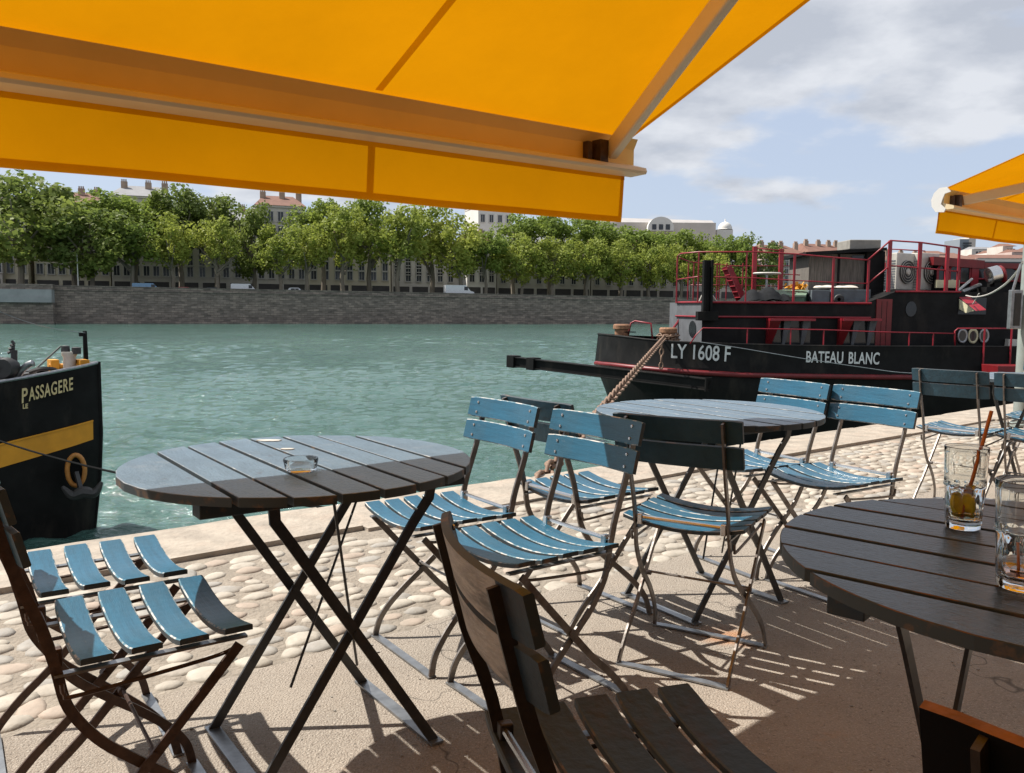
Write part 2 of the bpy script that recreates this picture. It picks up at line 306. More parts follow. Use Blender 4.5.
def fabric(name, col, tcol):
    M = bpy.data.materials.new(name); M.use_nodes = True; t = M.node_tree; t.nodes.clear()
    o = N(t, 'ShaderNodeOutputMaterial'); d = N(t, 'ShaderNodeBsdfDiffuse'); tr = N(t, 'ShaderNodeBsdfTranslucent'); ms = N(t, 'ShaderNodeMixShader')
    tcn = N(t, 'ShaderNodeTexCoord'); no = N(t, 'ShaderNodeTexNoise'); no.inputs['Scale'].default_value = 2.2; no.inputs['Detail'].default_value = 8; no.inputs['Roughness'].default_value = .7
    t.links.new(tcn.outputs['Object'], no.inputs['Vector'])
    for sh, c in ((d, col), (tr, tcol)):
        mn = N(t, 'ShaderNodeMix', data_type='RGBA'); c = Vector(c); mn.inputs[6].default_value = (*(c * .80), 1); mn.inputs[7].default_value = (*(c * 1.16), 1)
        t.links.new(no.outputs[0], mn.inputs[0]); t.links.new(mn.outputs[2], sh.inputs[0])
    n2_ = N(t, 'ShaderNodeTexNoise'); n2_.inputs['Scale'].default_value = 3.0; n2_.inputs['Detail'].default_value = 4; t.links.new(tcn.outputs['Object'], n2_.inputs['Vector'])
    bp = N(t, 'ShaderNodeBump'); bp.inputs['Strength'].default_value = .35; bp.inputs['Distance'].default_value = .03; t.links.new(n2_.outputs[0], bp.inputs['Height'])
    t.links.new(bp.outputs[0], d.inputs['Normal'])
    ms.inputs[0].default_value = .60; t.links.new(d.outputs[0], ms.inputs[1]); t.links.new(tr.outputs[0], ms.inputs[2]); t.links.new(ms.outputs[0], o.inputs[0]); return M
m_awn = fabric('orange_canvas', (0.51, 0.19, 0.005), (0.40, 0.160, 0.001))
m_hem = fabric('orange_canvas_hem', (0.55, 0.19, 0.006), (0.80, 0.62, 0.05))
# ------------------------------------------------------------------ setting: water, near quay, far quay
WZ = -2.03
U = Vector((.788, .616, 0)).normalized(); NN = Vector((-U.y, U.x, 0))       # along and across the near quay
def Q(s, o, z=0.0): return U * s + NN * o + Vector((0, 0, z))
# water
M = bpy.data.materials.new('river_water'); M.use_nodes = True; t = M.node_tree; b = t.nodes['Principled BSDF']
b.inputs['Roughness'].default_value = .07; b.inputs['IOR'].default_value = 1.5
tcn = N(t, 'ShaderNodeTexCoord')
mpw = N(t, 'ShaderNodeMapping'); mpw.inputs['Rotation'].default_value = (0, 0, R(-12)); mpw.inputs['Scale'].default_value = (.62, 1.25, 1); t.links.new(tcn.outputs['Object'], mpw.inputs[0])
wa = N(t, 'ShaderNodeTexNoise'); wa.inputs['Scale'].default_value = 6.0; wa.inputs['Detail'].default_value = 5; wa.inputs['Roughness'].default_value = .6; wa.inputs['Distortion'].default_value = .5
wb = N(t, 'ShaderNodeTexNoise'); wb.inputs['Scale'].default_value = .22; wb.inputs['Detail'].default_value = 4
t.links.new(mpw.outputs[0], wa.inputs['Vector']); t.links.new(mpw.outputs[0], wb.inputs['Vector'])
bp1 = N(t, 'ShaderNodeBump'); bp1.inputs['Strength'].default_value = 1.0; bp1.inputs['Distance'].default_value = .07
bp2 = N(t, 'ShaderNodeBump'); bp2.inputs['Strength'].default_value = .6; bp2.inputs['Distance'].default_value = .1
t.links.new(wb.outputs[0], bp2.inputs['Height']); t.links.new(wa.outputs[0], bp1.inputs['Height']); t.links.new(bp2.outputs[0], bp1.inputs['Normal']); t.links.new(bp1.outputs[0], b.inputs['Normal'])
mc = N(t, 'ShaderNodeMix', data_type='RGBA'); mc.inputs[6].default_value = (0.038, 0.096, 0.080, 1); mc.inputs[7].default_value = (0.066, 0.132, 0.114, 1)
mrw = N(t, 'ShaderNodeMapRange'); mrw.inputs[1].default_value = .35; mrw.inputs[2].default_value = .65; t.links.new(wb.outputs[0], mrw.inputs[0]); t.links.new(mrw.outputs[0], mc.inputs[0]); t.links.new(mc.outputs[2], b.inputs['Base Color'])
m_water = M
import numpy as np
def waves(X, Y, cell):
    rs = np.random.RandomState(4); Z = np.zeros_like(X); patch = .75 + .35 * np.sin(X * .11 + 1.3 * np.sin(Y * .07)) * np.cos(Y * .09 + 1.1)
    for k in range(150):
        lam = .11 * (14.0) ** (rs.rand() ** 1.1); th = rs.normal(math.radians(105), .55); ph = rs.rand() * 6.283
        kx, ky = math.cos(th) * 6.283 / lam, math.sin(th) * 6.283 / lam; amp = .0064 * lam ** .9
        f = np.clip((lam / cell - 1.6) / 1.6, 0, 1)
        w_ = np.sin(kx * X + ky * Y + ph + .9 * np.sin((kx * .21 - ky * .13) * X + (ky * .17) * Y + ph * 3)); Z += amp * f * patch * w_
    return Z
ang_ = np.linspace(math.radians(-42), math.radians(42), 620); dist = np.concatenate([np.geomspace(3.2, 190, 900)])
A_, D2 = np.meshgrid(ang_, dist); X_ = D2 * np.sin(A_); Y_ = D2 * np.cos(A_); cell = D2 * .0048
Zw = waves(X_, Y_, cell) * np.clip((190 - D2) / 30, 0, 1)
verts = np.stack([X_, Y_, WZ + Zw], -1).reshape(-1, 3); nc = len(ang_); nr_ = len(dist)
ii, jj = np.meshgrid(np.arange(nr_ - 1), np.arange(nc - 1), indexing='ij'); a_ = (ii * nc + jj).ravel(); quads = np.stack([a_, a_ + 1, a_ + nc + 1, a_ + nc], -1)
me = bpy.data.meshes.new('water'); nq = len(quads); me.vertices.add(len(verts)); me.vertices.foreach_set('co', verts.ravel()); me.loops.add(nq * 4); me.loops.foreach_set('vertex_index', quads.ravel().astype(np.int32))
me.polygons.add(nq); me.polygons.foreach_set('loop_start', np.arange(0, nq * 4, 4, dtype=np.int32)); me.polygons.foreach_set('use_smooth', np.ones(nq, dtype=bool)); me.update(calc_edges=True); me.materials.append(m_water)
if me.polygons[0].normal.z < 0: me.flip_normals()
tag(link(bpy.data.objects.new('water', me)), kind='structure')
mb = MB(); mb.add([(-900, -200, WZ - .12), (1400, -200, WZ - .12), (1400, 1500, WZ - .12), (-900, 1500, WZ - .12)], [(0, 1, 2, 3)]); tag(mb.build('water', m_water), kind='structure')
# near quay: solid block below everything
EDGE = 4.22; CURB = 2.39; COP = 3.66
mb = MB()
S0, S1 = -40, 90
mb.add([Q(S0, COP, -.020), Q(S1, COP, -.020), Q(S1, CURB - .1, -.020), Q(S0, CURB - .1, -.020)], [(0, 1, 2, 3)])
o = mb.build('cobbled_strip', m_mortar); tag(o, kind='structure')
# concrete terrace slab with a slightly ragged edge towards the cobbles
mb = MB(); n = 520; top = []; 
for i in range(n + 1):
    s = S0 + (S1 - S0) * i / n if not (-6 < -1) else None
ss = [S0, -20, -8] + [-4 + i * .03 for i in range(500)] + [14, 30, S1]
rr = random.Random(3); vs = []; fs = []; e_ = 0
for i, s in enumerate(ss):
    e_ = e_ * .9 + rr.uniform(-.009, .009); o_ = CURB + e_
    vs += [Q(s, -40, 0), Q(s, o_ - .015, 0), Q(s, o_, -.006), Q(s, o_, -.06)]
for i in range(len(ss) - 1):
    for k in range(3): a = i * 4 + k; fs.append((a, a + 4, a + 5, a + 1))
mb.add(vs, fs); tag(mb.build('concrete_terrace', m_conc), kind='structure')
# coping stones and quay face
mb = MB(); s = -14.0
while s < 60:
    L = rr.uniform(1.1, 1.9); dz = rr.uniform(-.004, .006); do = rr.uniform(-.02, .02)
    a, b_, c_, d_ = Q(s + .002, COP + rr.uniform(-.03, .02), dz), Q(s + L - .002, COP + rr.uniform(-.03, .02), dz), Q(s + L - .006, EDGE + do, dz - .01), Q(s + .006, EDGE + do, dz - .01)
    nseg = 10; top = []
    for k in range(nseg + 1): top.append(Q(s + .002 + (L - .004) * k / nseg, EDGE + do + rr.uniform(-.012, .012) - (.008 if k in (0, nseg) else 0), dz - .014))
    vs = [a, b_] + [p for p in reversed(top)]; nv = len(vs)
    low = [p - Vector((0, 0, .35)) for p in vs]
    mb.add(vs + low, [tuple(range(nv - 1, -1, -1))] + [(i, (i + 1) % nv, (i + 1) % nv + nv, i + nv) for i in range(nv)])
    s += L
tag(mb.build('quay_coping', m_coping), kind='structure')
mb = MB()
p = [Q(S0, EDGE - .05, -.3), Q(S1, EDGE - .05, -.3), Q(S1, EDGE - .05, -4), Q(S0, EDGE - .05, -4), Q(S0, CURB, -.3), Q(S1, CURB, -.3)]
mb.add(p, [(0, 1, 2, 3), (0, 4, 5, 1)]); tag(mb.build('quay_face', m_wall), kind='structure')
# cobbles: river pebbles set in mortar
mb = MB(); mats_n = []
rr = random.Random(11); vs = []; fs = []; ms_ = []
def pebble(c, a, b_, h, th, mi):
    base = len(vs); NS = 10
    ct, st = math.cos(th), math.sin(th); wob = [rr.uniform(.9, 1.1) for _ in range(NS)]
    rings = [(1.0, -.3), (.97, .25), (.72, .75), (.36, .97)]
    for (q, z) in rings:
        for k in range(NS):
            an = 2 * math.pi * k / NS; x = math.cos(an) * a * q * wob[k]; y = math.sin(an) * b_ * q * wob[k]
            v = c + U * (x * ct - y * st) + NN * (x * st + y * ct) + Vector((0, 0, h * z)); vs.append(tuple(v))
    vs.append(tuple(c + Vector((0, 0, h))))
    for i in range(3):
        for k in range(NS):
            A = base + i * NS + k; B = base + i * NS + (k + 1) % NS; fs.append((A, B, B + NS, A + NS)); ms_.append(mi)
    for k in range(NS): fs.append((base + 3 * NS + k, base + 3 * NS + (k + 1) % NS, base + 4 * NS)); ms_.append(mi)
row = 0; o_ = CURB + .075
while o_ < COP - .04:
    s = -2.2 + (row % 2) * .075 + rr.uniform(-.03, .03)
    while s < 17:
        sz = rr.uniform(.62, 1.12)
        if rr.random() > .05:
            pebble(Q(s + rr.uniform(-.018, .018), o_ + rr.uniform(-.016, .016), -.021), .066 * sz * rr.uniform(.8, 1.12), .045 * sz * rr.uniform(.8, 1.2), rr.uniform(.006, .0155), rr.gauss(0, .5), rr.choices([0, 1, 2, 3], [5, 3, 3, 2])[0])
        s += rr.uniform(.10, .148)
    o_ += .083; row += 1
mb.v = vs; mb.f = fs; mb.m = ms_
tag(mb.build('cobblestones', m_pebs, smooth=True), 'rounded beige river cobbles set in mortar along the quay', 'cobbles', kind='stuff')
# ---- far bank
EE = Vector((.945, .327, 0)).normalized(); MM = Vector((-EE.y, EE.x, 0)); W0 = P(60, 305, 153); W0.z = 0
def FB(s, o, z=0.0): return W0 + EE * s + MM * o + Vector((0, 0, z))
def fbpx(px, off):
    """s coordinate along the far bank (at inland offset off) of the pixel column px"""
    d = P(px, 305, 1.0) - Vector((0, 0, EYE)); d.z = 0
    # solve lambda*d = W0 + EE*s + MM*off
    b0 = W0 + MM * off; det = d.x * (-EE.y) - d.y * (-EE.x)
    lam = (b0.x * (-EE.y) - b0.y * (-EE.x)) / det
    q = d * lam - b0
    return q.dot(EE)
def topz(s): return 4.85 - .0062 * s
mb = MB(); sa = [-260, -120, fbpx(57, 0) - 3] + [fbpx(57, 0) + 12 * i for i in range(1, 26)] + [420, 700]
for i in range(2, len(sa) - 1):
    a, b_ = sa[i], sa[i + 1]
    for (z0f, z1f, o0) in (((lambda s: -4), (lambda s: topz(s) - .9), 0.0), ((lambda s: topz(s) - .9), (lambda s: topz(s) - .7), -.18), ((lambda s: topz(s) - .7), (lambda s: topz(s) - .12), .05), ((lambda s: topz(s) - .12), (lambda s: topz(s)), -.05)):
        q = [FB(a, o0, z0f(a)), FB(b_, o0, z0f(b_)), FB(b_, .6, z0f(b_)), FB(a, .6, z0f(a)), FB(a, o0, z1f(a)), FB(b_, o0, z1f(b_)), FB(b_, .6, z1f(b_)), FB(a, .6, z1f(a))]
        mb.add(q, [(0, 1, 5, 4), (1, 2, 6, 5), (2, 3, 7, 6), (3, 0, 4, 7), (4, 5, 6, 7), (3, 2, 1, 0)])
# coursed masonry material
M = m_wall; t = M.node_tree; b = t.nodes['Principled BSDF']; src = b.inputs['Base Color'].links[0].from_socket
tcn = N(t, 'ShaderNodeTexCoord'); mp = N(t, 'ShaderNodeMapping'); mp.inputs['Rotation'].default_value = (R(90), 0, R(-19)); 
sx = N(t, 'ShaderNodeSeparateXYZ'); t.links.new(tcn.outputs['Object'], sx.inputs[0]); cx = N(t, 'ShaderNodeCombineXYZ'); t.links.new(sx.outputs[0], cx.inputs[0]); t.links.new(sx.outputs[2], cx.inputs[1])
br = N(t, 'ShaderNodeTexBrick'); br.inputs['Scale'].default_value = 1.0; br.inputs['Brick Width'].default_value = 1.1; br.inputs['Row Height'].default_value = .42; br.inputs['Mortar Size'].default_value = .035
br.inputs['Color1'].default_value = (.62, .62, .62, 1); br.inputs['Color2'].default_value = (1.25, 1.2, 1.15, 1); br.inputs['Mortar'].default_value = (.5, .48, .46, 1)
t.links.new(cx.outputs[0], br.inputs['Vector']); mu = N(t, 'ShaderNodeMix', data_type='RGBA', blend_type='MULTIPLY'); mu.inputs[0].default_value = .85
t.links.new(src, mu.inputs[6]); t.links.new(br.outputs[0], mu.inputs[7]); t.links.new(mu.outputs[2], b.inputs['Base Color'])
o = mb.build('quay_wall', m_wall); tag(o, 'long dark stone quay wall with parapet across the river', 'quay wall')
# low landing at the left end of the wall
s57 = fbpx(57, 0); m_landc = mat('landing_concrete', (0.30, 0.31, 0.31), .85, var=.15, scale=.5)
root = empty('landing_stage', FB(s57 - 5, -2, WZ), 'pale concrete landing ledge standing before the left end of the far quay wall', 'landing')
mb = MB(); 
def fbox(mb, s0, s1, o0, o1, z0, z1, mi=0):
    q = [FB(s0, o0, z0), FB(s1, o0, z0), FB(s1, o1, z0), FB(s0, o1, z0), FB(s0, o0, z1), FB(s1, o0, z1), FB(s1, o1, z1), FB(s0, o1, z1)]
    mb.add(q, [(0, 1, 5, 4), (1, 2, 6, 5), (2, 3, 7, 6), (3, 0, 4, 7), (4, 5, 6, 7), (3, 2, 1, 0)], mi)
fbox(mb, s57 - 90, s57 - .3, -3.2, -.1, 1.7, 2.7); fbox(mb, s57 - 90, s57 - .3, -3.0, -.1, 2.7, 4.0); mb.build('slab', m_landc, root)
mb = MB(); fbox(mb, s57 - 90, s57 - .25, -2.6, -.3, -4, 1.7); fbox(mb, s57 - 90, s57 - .2, -2.4, -.3, 4.0, 4.95); mb.build('base_wall', m_wall, root)
# street behind
m_street = mat('street_asphalt', (0.11, 0.105, 0.10), .9, var=.2, scale=.4)
mb = MB(); mb.add([FB(-260, .5, 3.9), FB(700, .5, 2.2), FB(700, 900, 2.2), FB(-260, 900, 3.9)], [(0, 1, 2, 3)]); tag(mb.build('street', m_street), kind='structure')
def stz(s): return 3.9 - 1.7 * (s + 260) / 960
# ------------------------------------------------------------------ far buildings
m_bw = {'grey': mat('grey_facade', (0.55, 0.51, 0.46), .9, var=.1, scale=.2), 'cream': mat('cream_facade', (0.64, 0.57, 0.45), .9, var=.1, scale=.2),
        'pale': mat('pale_facade', (0.52, 0.47, 0.42), .9, var=.1, scale=.2), 'pink': mat('pink_facade', (0.46, 0.35, 0.31), .9, var=.1, scale=.2), 'white': mat('white_facade', (0.62, 0.60, 0.56), .9, var=.06, scale=.2)}
m_roof = {'red': mat('red_tile_roof', (0.17, 0.085, 0.062), .9, var=.2, scale=.6), 'slate': mat('slate_roof', (0.20, 0.20, 0.21), .7, var=.15, scale=.5), 'pale': mat('pale_roof', (0.36, 0.34, 0.33), .8, var=.1, scale=.3)}
m_win = mat('dark_window', (0.03, 0.034, 0.04), .2, var=.4, scale=.7); m_shut = mat('grey_shutter', (0.50, 0.48, 0.45), .8, var=.1); m_shop = mat('dark_shop_front', (0.045, 0.04, 0.038), .5, var=.3, scale=.5)
m_chim = mat('chimney_render', (0.36, 0.26, 0.20), .9, var=.2, scale=.8)
def building(px0, px1, off, ztop, wall, roof, label, cols=None, floors=5, depth=14, roof_h=3.0, chim=3, group=None, shops=True, ground=None, fh=None, ww=1.15, wh=2.1):
    s0, s1 = fbpx(px0, off), fbpx(px1, off); g = stz((s0 + s1) / 2) if ground is None else ground
    W_ = s1 - s0; root = empty('apartment_building', FB((s0 + s1) / 2, off, g), label, 'building', group)
    mb = MB(); fbox(mb, s0, s1 - .05, off, off + depth, g - 1, ztop); fbox(mb, s0 - .1, s1 + .05, off - .3, off + depth, ztop, ztop + .45)
    mb.build('wall', m_bw[wall], root)
    mb = MB(); a = [FB(s0 - .2, off - .5, ztop + .45), FB(s1 + .15, off - .5, ztop + .45), FB(s1 + .15, off + depth, ztop + .45), FB(s0 - .2, off + depth, ztop + .45), FB(s0 + min(2.5, W_ * .2), off + depth / 2, ztop + .45 + roof_h), FB(s1 - min(2.5, W_ * .2), off + depth / 2, ztop + .45 + roof_h)]
    mb.add(a, [(0, 1, 5, 4), (1, 2, 5), (2, 3, 4, 5), (3, 0, 4), (3, 2, 1, 0)]); ro = mb.build('roof', m_roof[roof], root)
    for k in range(chim):
        mb = MB(); s_ = lerp(s0, s1, (k + .5) / chim) + rr.uniform(-1, 1); fbox(mb, s_, s_ + 1.3, off + depth * .35, off + depth * .35 + .8, ztop + .45, ztop + roof_h + 1.1)
        for q in range(3): fbox(mb, s_ + .1 + q * .4, s_ + .35 + q * .4, off + depth * .35 + .2, off + depth * .35 + .5, ztop + roof_h + 1.1, ztop + roof_h + 1.6)
        c_ = mb.build('chimney', m_chim, root)
    if cols is None: cols = max(2, int(W_ / 3.3))
    fh = fh or (ztop - g - 4.2) / floors
    lip = FB(0, 0).copy()
    first = None
    for f in range(floors):
        for c in range(cols):
            sc_ = s0 + W_ * (c + .5) / cols; z0 = g + 4.4 + f * fh
            if first is None:
                mb = MB(); fbox(mb, -ww / 2, ww / 2, -.10, .2, .0, wh, 0); fbox(mb, -ww / 2 - .18, -ww / 2, -.2, .1, -.1, wh + .1, 1); fbox(mb, ww / 2, ww / 2 + .18, -.2, .1, -.1, wh + .1, 1)
                fbox(mb, -ww / 2 - .18, ww / 2 + .18, -.2, .1, wh, wh + .16, 1); fbox(mb, -ww / 2 - .25, ww / 2 + .25, -.3, .1, -.16, 0, 1)
                fbox(mb, -.04, .04, -.14, .1, 0, wh, 1)
                mb.v = [tuple(Vector(q) - W0) for q in mb.v]; first = mb.build('window', [m_win, m_shut], root, world=False); wo = first
            else: wo = link(first.copy())
            wo.location = FB(sc_, off, z0) - root.location
    if shops:
        nb = max(2, int(W_ / 4.5))
        for c in range(nb):
            mb = MB(); a = s0 + W_ * (c + .08) / nb; b_ = s0 + W_ * (c + .92) / nb; fbox(mb, a, b_, off - .12, off + .2, g, g + 3.1); mb.build('shop_front', m_shop, root)
    return root
rr = random.Random(5)
OF = 30
building(-95, 4, OF - 4, 24.0, 'pale', 'slate', 'pale apartment block at the far left edge of the opposite bank', cols=12)
building(6, 30, OF - 2, 20.0, 'cream', 'red', 'narrow cream building with a bright sunlit side beside the leftmost big tree', cols=2, chim=1)
building(36, 112, OF, 22.5, 'cream', 'red', 'cream building with red roof and awnings behind the large dark tree at left', cols=7)
building(113, 172, OF, 24.5, 'grey', 'slate', 'grey block whose slate roof and dormers show under the awning hem', cols=6)
building(173, 256, OF, 20.2, 'grey', 'slate', 'long grey facade with tall dark windows behind the parked vans', cols=7)
building(257, 307, OF, 23.8, 'grey', 'red', 'grey building with a red tiled roof rising clear above the trees', cols=5)
building(308, 391, OF, 18.0, 'cream', 'red', 'cream facade with tall windows between tree trunks left of the white tower house', cols=7)
building(392, 466, OF + 2, 15.5, 'grey', 'slate', 'grey facade left of the bright cream house on the opposite bank', cols=7)
building(467, 496, OF - 3, 16.5, 'white', 'red', 'bright cream house standing out between darker facades mid picture', cols=3, chim=1)
building(497, 590, OF, 17.5, 'grey', 'slate', 'grey terrace right of the bright cream house with dark tall windows', cols=8)
building(591, 690, OF, 17.0, 'pale', 'red', 'pale terrace behind the trees above the barge bow', cols=9)
building(478, 512, OF + 30, 30.0, 'white', 'pale', 'white upper storeys with flat pale roof poking above the tree crowns', cols=4, chim=2, shops=False, roof_h=1.2)
building(691, 762, OF, 14, 'pale', 'slate', 'pale facade half hidden by the barge railing and last trees', cols=7)
building(763, 806, OF - 2, 16.5, 'pink', 'red', 'pinkish house with chimneys just right of the last tree', cols=5, chim=4)
building(807, 850, OF, 17.5, 'pale', 'red', 'pale house with chimneys behind the wooden shed on the barge', cols=5, chim=4)
building(851, 930, OF, 15.5, 'pink', 'red', 'rose coloured houses seen behind the air conditioning units', cols=9, chim=6)
# big hall with arched gable and dome far behind
def pbox(mb, px0, px1, py0, py1, Y, dep, mi=0):
    a = P(px0, py0, Y); b_ = P(px1, py1, Y); c_ = P(px1, py0, Y)
    mb.bx(a.x, c_.x, Y, Y + dep, b_.z, a.z, mi)
root = empty('long_hall', P(660, 300, 330), 'long pale hall with an arched gable on its roof above the trees', 'building')
mb = MB(); pbox(mb, 600, 716, 222, 300, 330, 30); mb.build('wall', m_bw['pale'], root)
mb = MB(); a0 = P(598, 222, 330); a1 = P(716, 225, 330); r0 = P(603, 217.5, 338); r1 = P(712, 220.5, 338)
mb.add([a0, a1, a1 + V(0, 30, 0), a0 + V(0, 30, 0), r0, r1], [(0, 1, 5, 4), (1, 2, 5), (2, 3, 4, 5), (3, 0, 4)]); mb.build('roof', m_roof['pale'], root)
mb = MB(); c0 = P(661, 228, 326); rx = (P(674, 228, 326) - c0).length
vs = [c0 + V(-rx, 0, -1)] + [c0 + V(-rx * math.cos(math.pi * k / 12), 0, 4.3 * math.sin(math.pi * k / 12)) for k in range(13)] + [c0 + V(rx, 0, -1)]
nv = len(vs); mb.add(vs + [v + V(0, 9, 0) for v in vs], [tuple(range(nv)), tuple(range(2 * nv - 1, nv - 1, -1))] + [(i, (i + 1) % nv, (i + 1) % nv + nv, i + nv) for i in range(nv)]); mb.build('arched_gable', m_bw['white'], root)
for k in (-1, 0, 1):
    mb = MB(); mb.bx(c0.x + k * 2.6 - .8, c0.x + k * 2.6 + .8, c0.y - .2, c0.y + .2, c0.z - .6, c0.z + 1.4); mb.build('window', m_win, root)
root = empty('domed_tower', P(725, 300, 335), 'small white dome on a stubby tower at the right end of the hall roof', 'building')
mb = MB(); pbox(mb, 717, 733, 229.5, 300, 335, 6); mb.build('wall', m_bw['white'], root)
mb = MB(); c0 = P(725, 229.5, 338); mb.lathe(c0, [(3.0, 0)] + [(2.8 * math.cos(a * .157), 3.0 * math.sin(a * .157)) for a in range(0, 10)] + [(.25, 3.2), (.2, 4), (0, 4.1)], 18); mb.build('dome', m_bw['white'], root, smooth=True)
# roofs over the trees at left, far behind
# far right skyline
root = empty('tower_block', P(967, 300, 700), 'distant pale tower block standing above the right hand skyline under the awning', 'building')
mb = MB(); pbox(mb, 960, 969, 239, 305, 700, 25); pbox(mb, 969.2, 976, 237, 305, 700, 25, 1); mb.build('wall', [mat('tower_grey', (.20, .23, .26), .7), m_bw['pale']], root)
mb = MB(); [mb.bx(P(960.5, 300, 699).x, P(968.5, 300, 699).x, 698.8, 699.8, P(960, 243 + k * 2.6, 699).z - .5, P(960, 243 + k * 2.6, 699).z + .5) for k in range(6)]; mb.build('window_band', m_win, root)
sk = [(930, 945, 254, 'pink', 430), (945, 961, 256, 'pale', 430), (972, 992, 249, 'grey', 620), (988, 1003, 253, 'white', 560), (1003, 1013, 246, 'pale', 540), (1012, 1032, 252, 'pink', 520), (1030, 1060, 249, 'pale', 520), (936, 975, 259, 'white', 400), (976, 1040, 258, 'white', 410)]
words = ['rose coloured block just left of the distant tower block', 'pale block at the left foot of the distant tower block', 'wide grey office block right of the distant tower block', 'small white block in the distance above the dark cabin roof', 'slim pale block near the right edge of the skyline', 'rose coloured block at the far right of the skyline', 'pale block at the extreme right end of the skyline', 'low white houses at the foot of the distant tower block', 'long low white row of houses above the dark cabin roof']
for (a, b_, y_, c_, Y), wd in zip(sk, words):
    root = empty('city_building', P((a + b_) / 2, 300, Y), wd, 'building'); mb = MB(); pbox(mb, a, b_, y_, 306, Y, 18); mb.build('wall', m_bw[c_], root)
    mb = MB(); x0, x1 = P(a, 300, Y).x - .5, P(b_, 300, Y).x + .5; zt = P(a, y_, Y).z; mb.add([(x0, Y - .6, zt), (x1, Y - .6, zt), (x1, Y + 19, zt), (x0, Y + 19, zt), (x0 + 1, Y + 9, zt + 2.2), (x1 - 1, Y + 9, zt + 2.2)], [(0, 1, 5, 4), (1, 2, 5), (2, 3, 4, 5), (3, 0, 4), (3, 2, 1, 0)]); mb.build('roof', m_roof['red' if c_ != 'grey' else 'slate'], root)
    nc = max(2, int((b_ - a) / 3)); f0 = None
    for r_ in range(3):
        for k in range(nc):
            xx = lerp(x0 + 1, x1 - 1, (k + .5) / nc); zz_ = zt - 2.6 - r_ * 3.4
            if f0 is None:
                mb = MB(); mb.bx(-.7, .7, -.15, .3, -.9, .9); f0 = mb.build('window', m_win, root, world=False); wo = f0
            else: wo = link(f0.copy())
            wo.location = V(xx, Y, zz_) - root.location
# ------------------------------------------------------------------ trees on the far bank
def crown_mesh(seed, mi):
    r_ = random.Random(seed); vs = []; fs = []
    cl = []
    for k in range(46):
        while True:
            p = Vector((r_.uniform(-1, 1), r_.uniform(-1, 1), r_.uniform(-1, 1)))
            if .25 < p.length < 1: break
        cl.append((Vector((p.x * .80, p.y * .80, p.z * .80)), r_.uniform(.14, .30)))
    for c, rad in cl:
        for q in range(95):
            d = Vector((r_.gauss(0, 1), r_.gauss(0, 1), r_.gauss(0, 1))).normalized(); p = c + d * rad * r_.uniform(.55, 1.12)
            nrm = (d + Vector((r_.gauss(0, .6), r_.gauss(0, .6), r_.gauss(0, .6)))).normalized()
            a = nrm.orthogonal().normalized(); b_ = nrm.cross(a); th = r_.uniform(0, 6.28); a, b_ = a * math.cos(th) + b_ * math.sin(th), b_ * math.cos(th) - a * math.sin(th)
            sz = r_.uniform(.028, .062); i = len(vs); vs += [tuple(p + a * sz), tuple(p + b_ * sz * .7), tuple(p - a * sz), tuple(p - b_ * sz * .7)]; fs.append((i, i + 1, i + 2, i + 3))
    me = bpy.data.meshes.new('crown'); me.from_pydata(vs, [], fs); me.materials.append(m_leaf[mi]); me.update(); return me
crowns = {mi: [crown_mesh(100 * mi + k, mi) for k in range(3)] for mi in range(3)}
def trunk_mesh(seed):
    r_ = random.Random(seed); mb = MB()
    mb.tube([(0, 0, -.3), (.05, 0, .25), (0, .03, .6), (.04, 0, 1.0)], [.045, .034, .028, .012], 7)
    for k in range(6):
        a = r_.uniform(0, 6.28); h = r_.uniform(.32, .6); L = r_.uniform(.25, .45)
        mb.tube([(0, 0, h), (math.cos(a) * L * .45, math.sin(a) * L * .45, h + .16), (math.cos(a) * L, math.sin(a) * L, h + .36)], [.02, .014, .006], 5)
    me = bpy.data.meshes.new('trunk'); me.from_pydata(mb.v, [], mb.f); me.materials.append(m_bark); me.update(); return me
trunks = [trunk_mesh(k) for k in range(3)]
TG = 'plane trees in rows on the opposite bank'
def tree(px, pytop, pybot, wpx, off, mi, label, k=0, trunk=True):
    s_ = fbpx(px, off); base = FB(s_, off, stz(s_)); Y = base.y
    zt = P(px, pytop, Y).z; zb = P(px, pybot, Y).z; rw = wpx / 2 / FPX * Y; rh = (zt - zb) / 2
    root = empty('plane_tree', base, label, 'tree', TG)
    o = link(bpy.data.objects.new('crown', crowns[mi][k % 3])); o.parent = root; o.location = (0, 0, (zt + zb) / 2 - base.z); o.scale = (rw * 1.42, rw * 1.2, rh * 1.22); o.rotation_euler = (0, 0, (px * .37) % 6.28)
    if trunk:
        o = link(bpy.data.objects.new('trunk', trunks[k % 3])); o.parent = root; H = zt - base.z; o.scale = (H * .72, H * .72, H * .8); o.rotation_euler = (0, 0, (px * .7) % 6.28)
L0 = 'tree on the opposite bank'
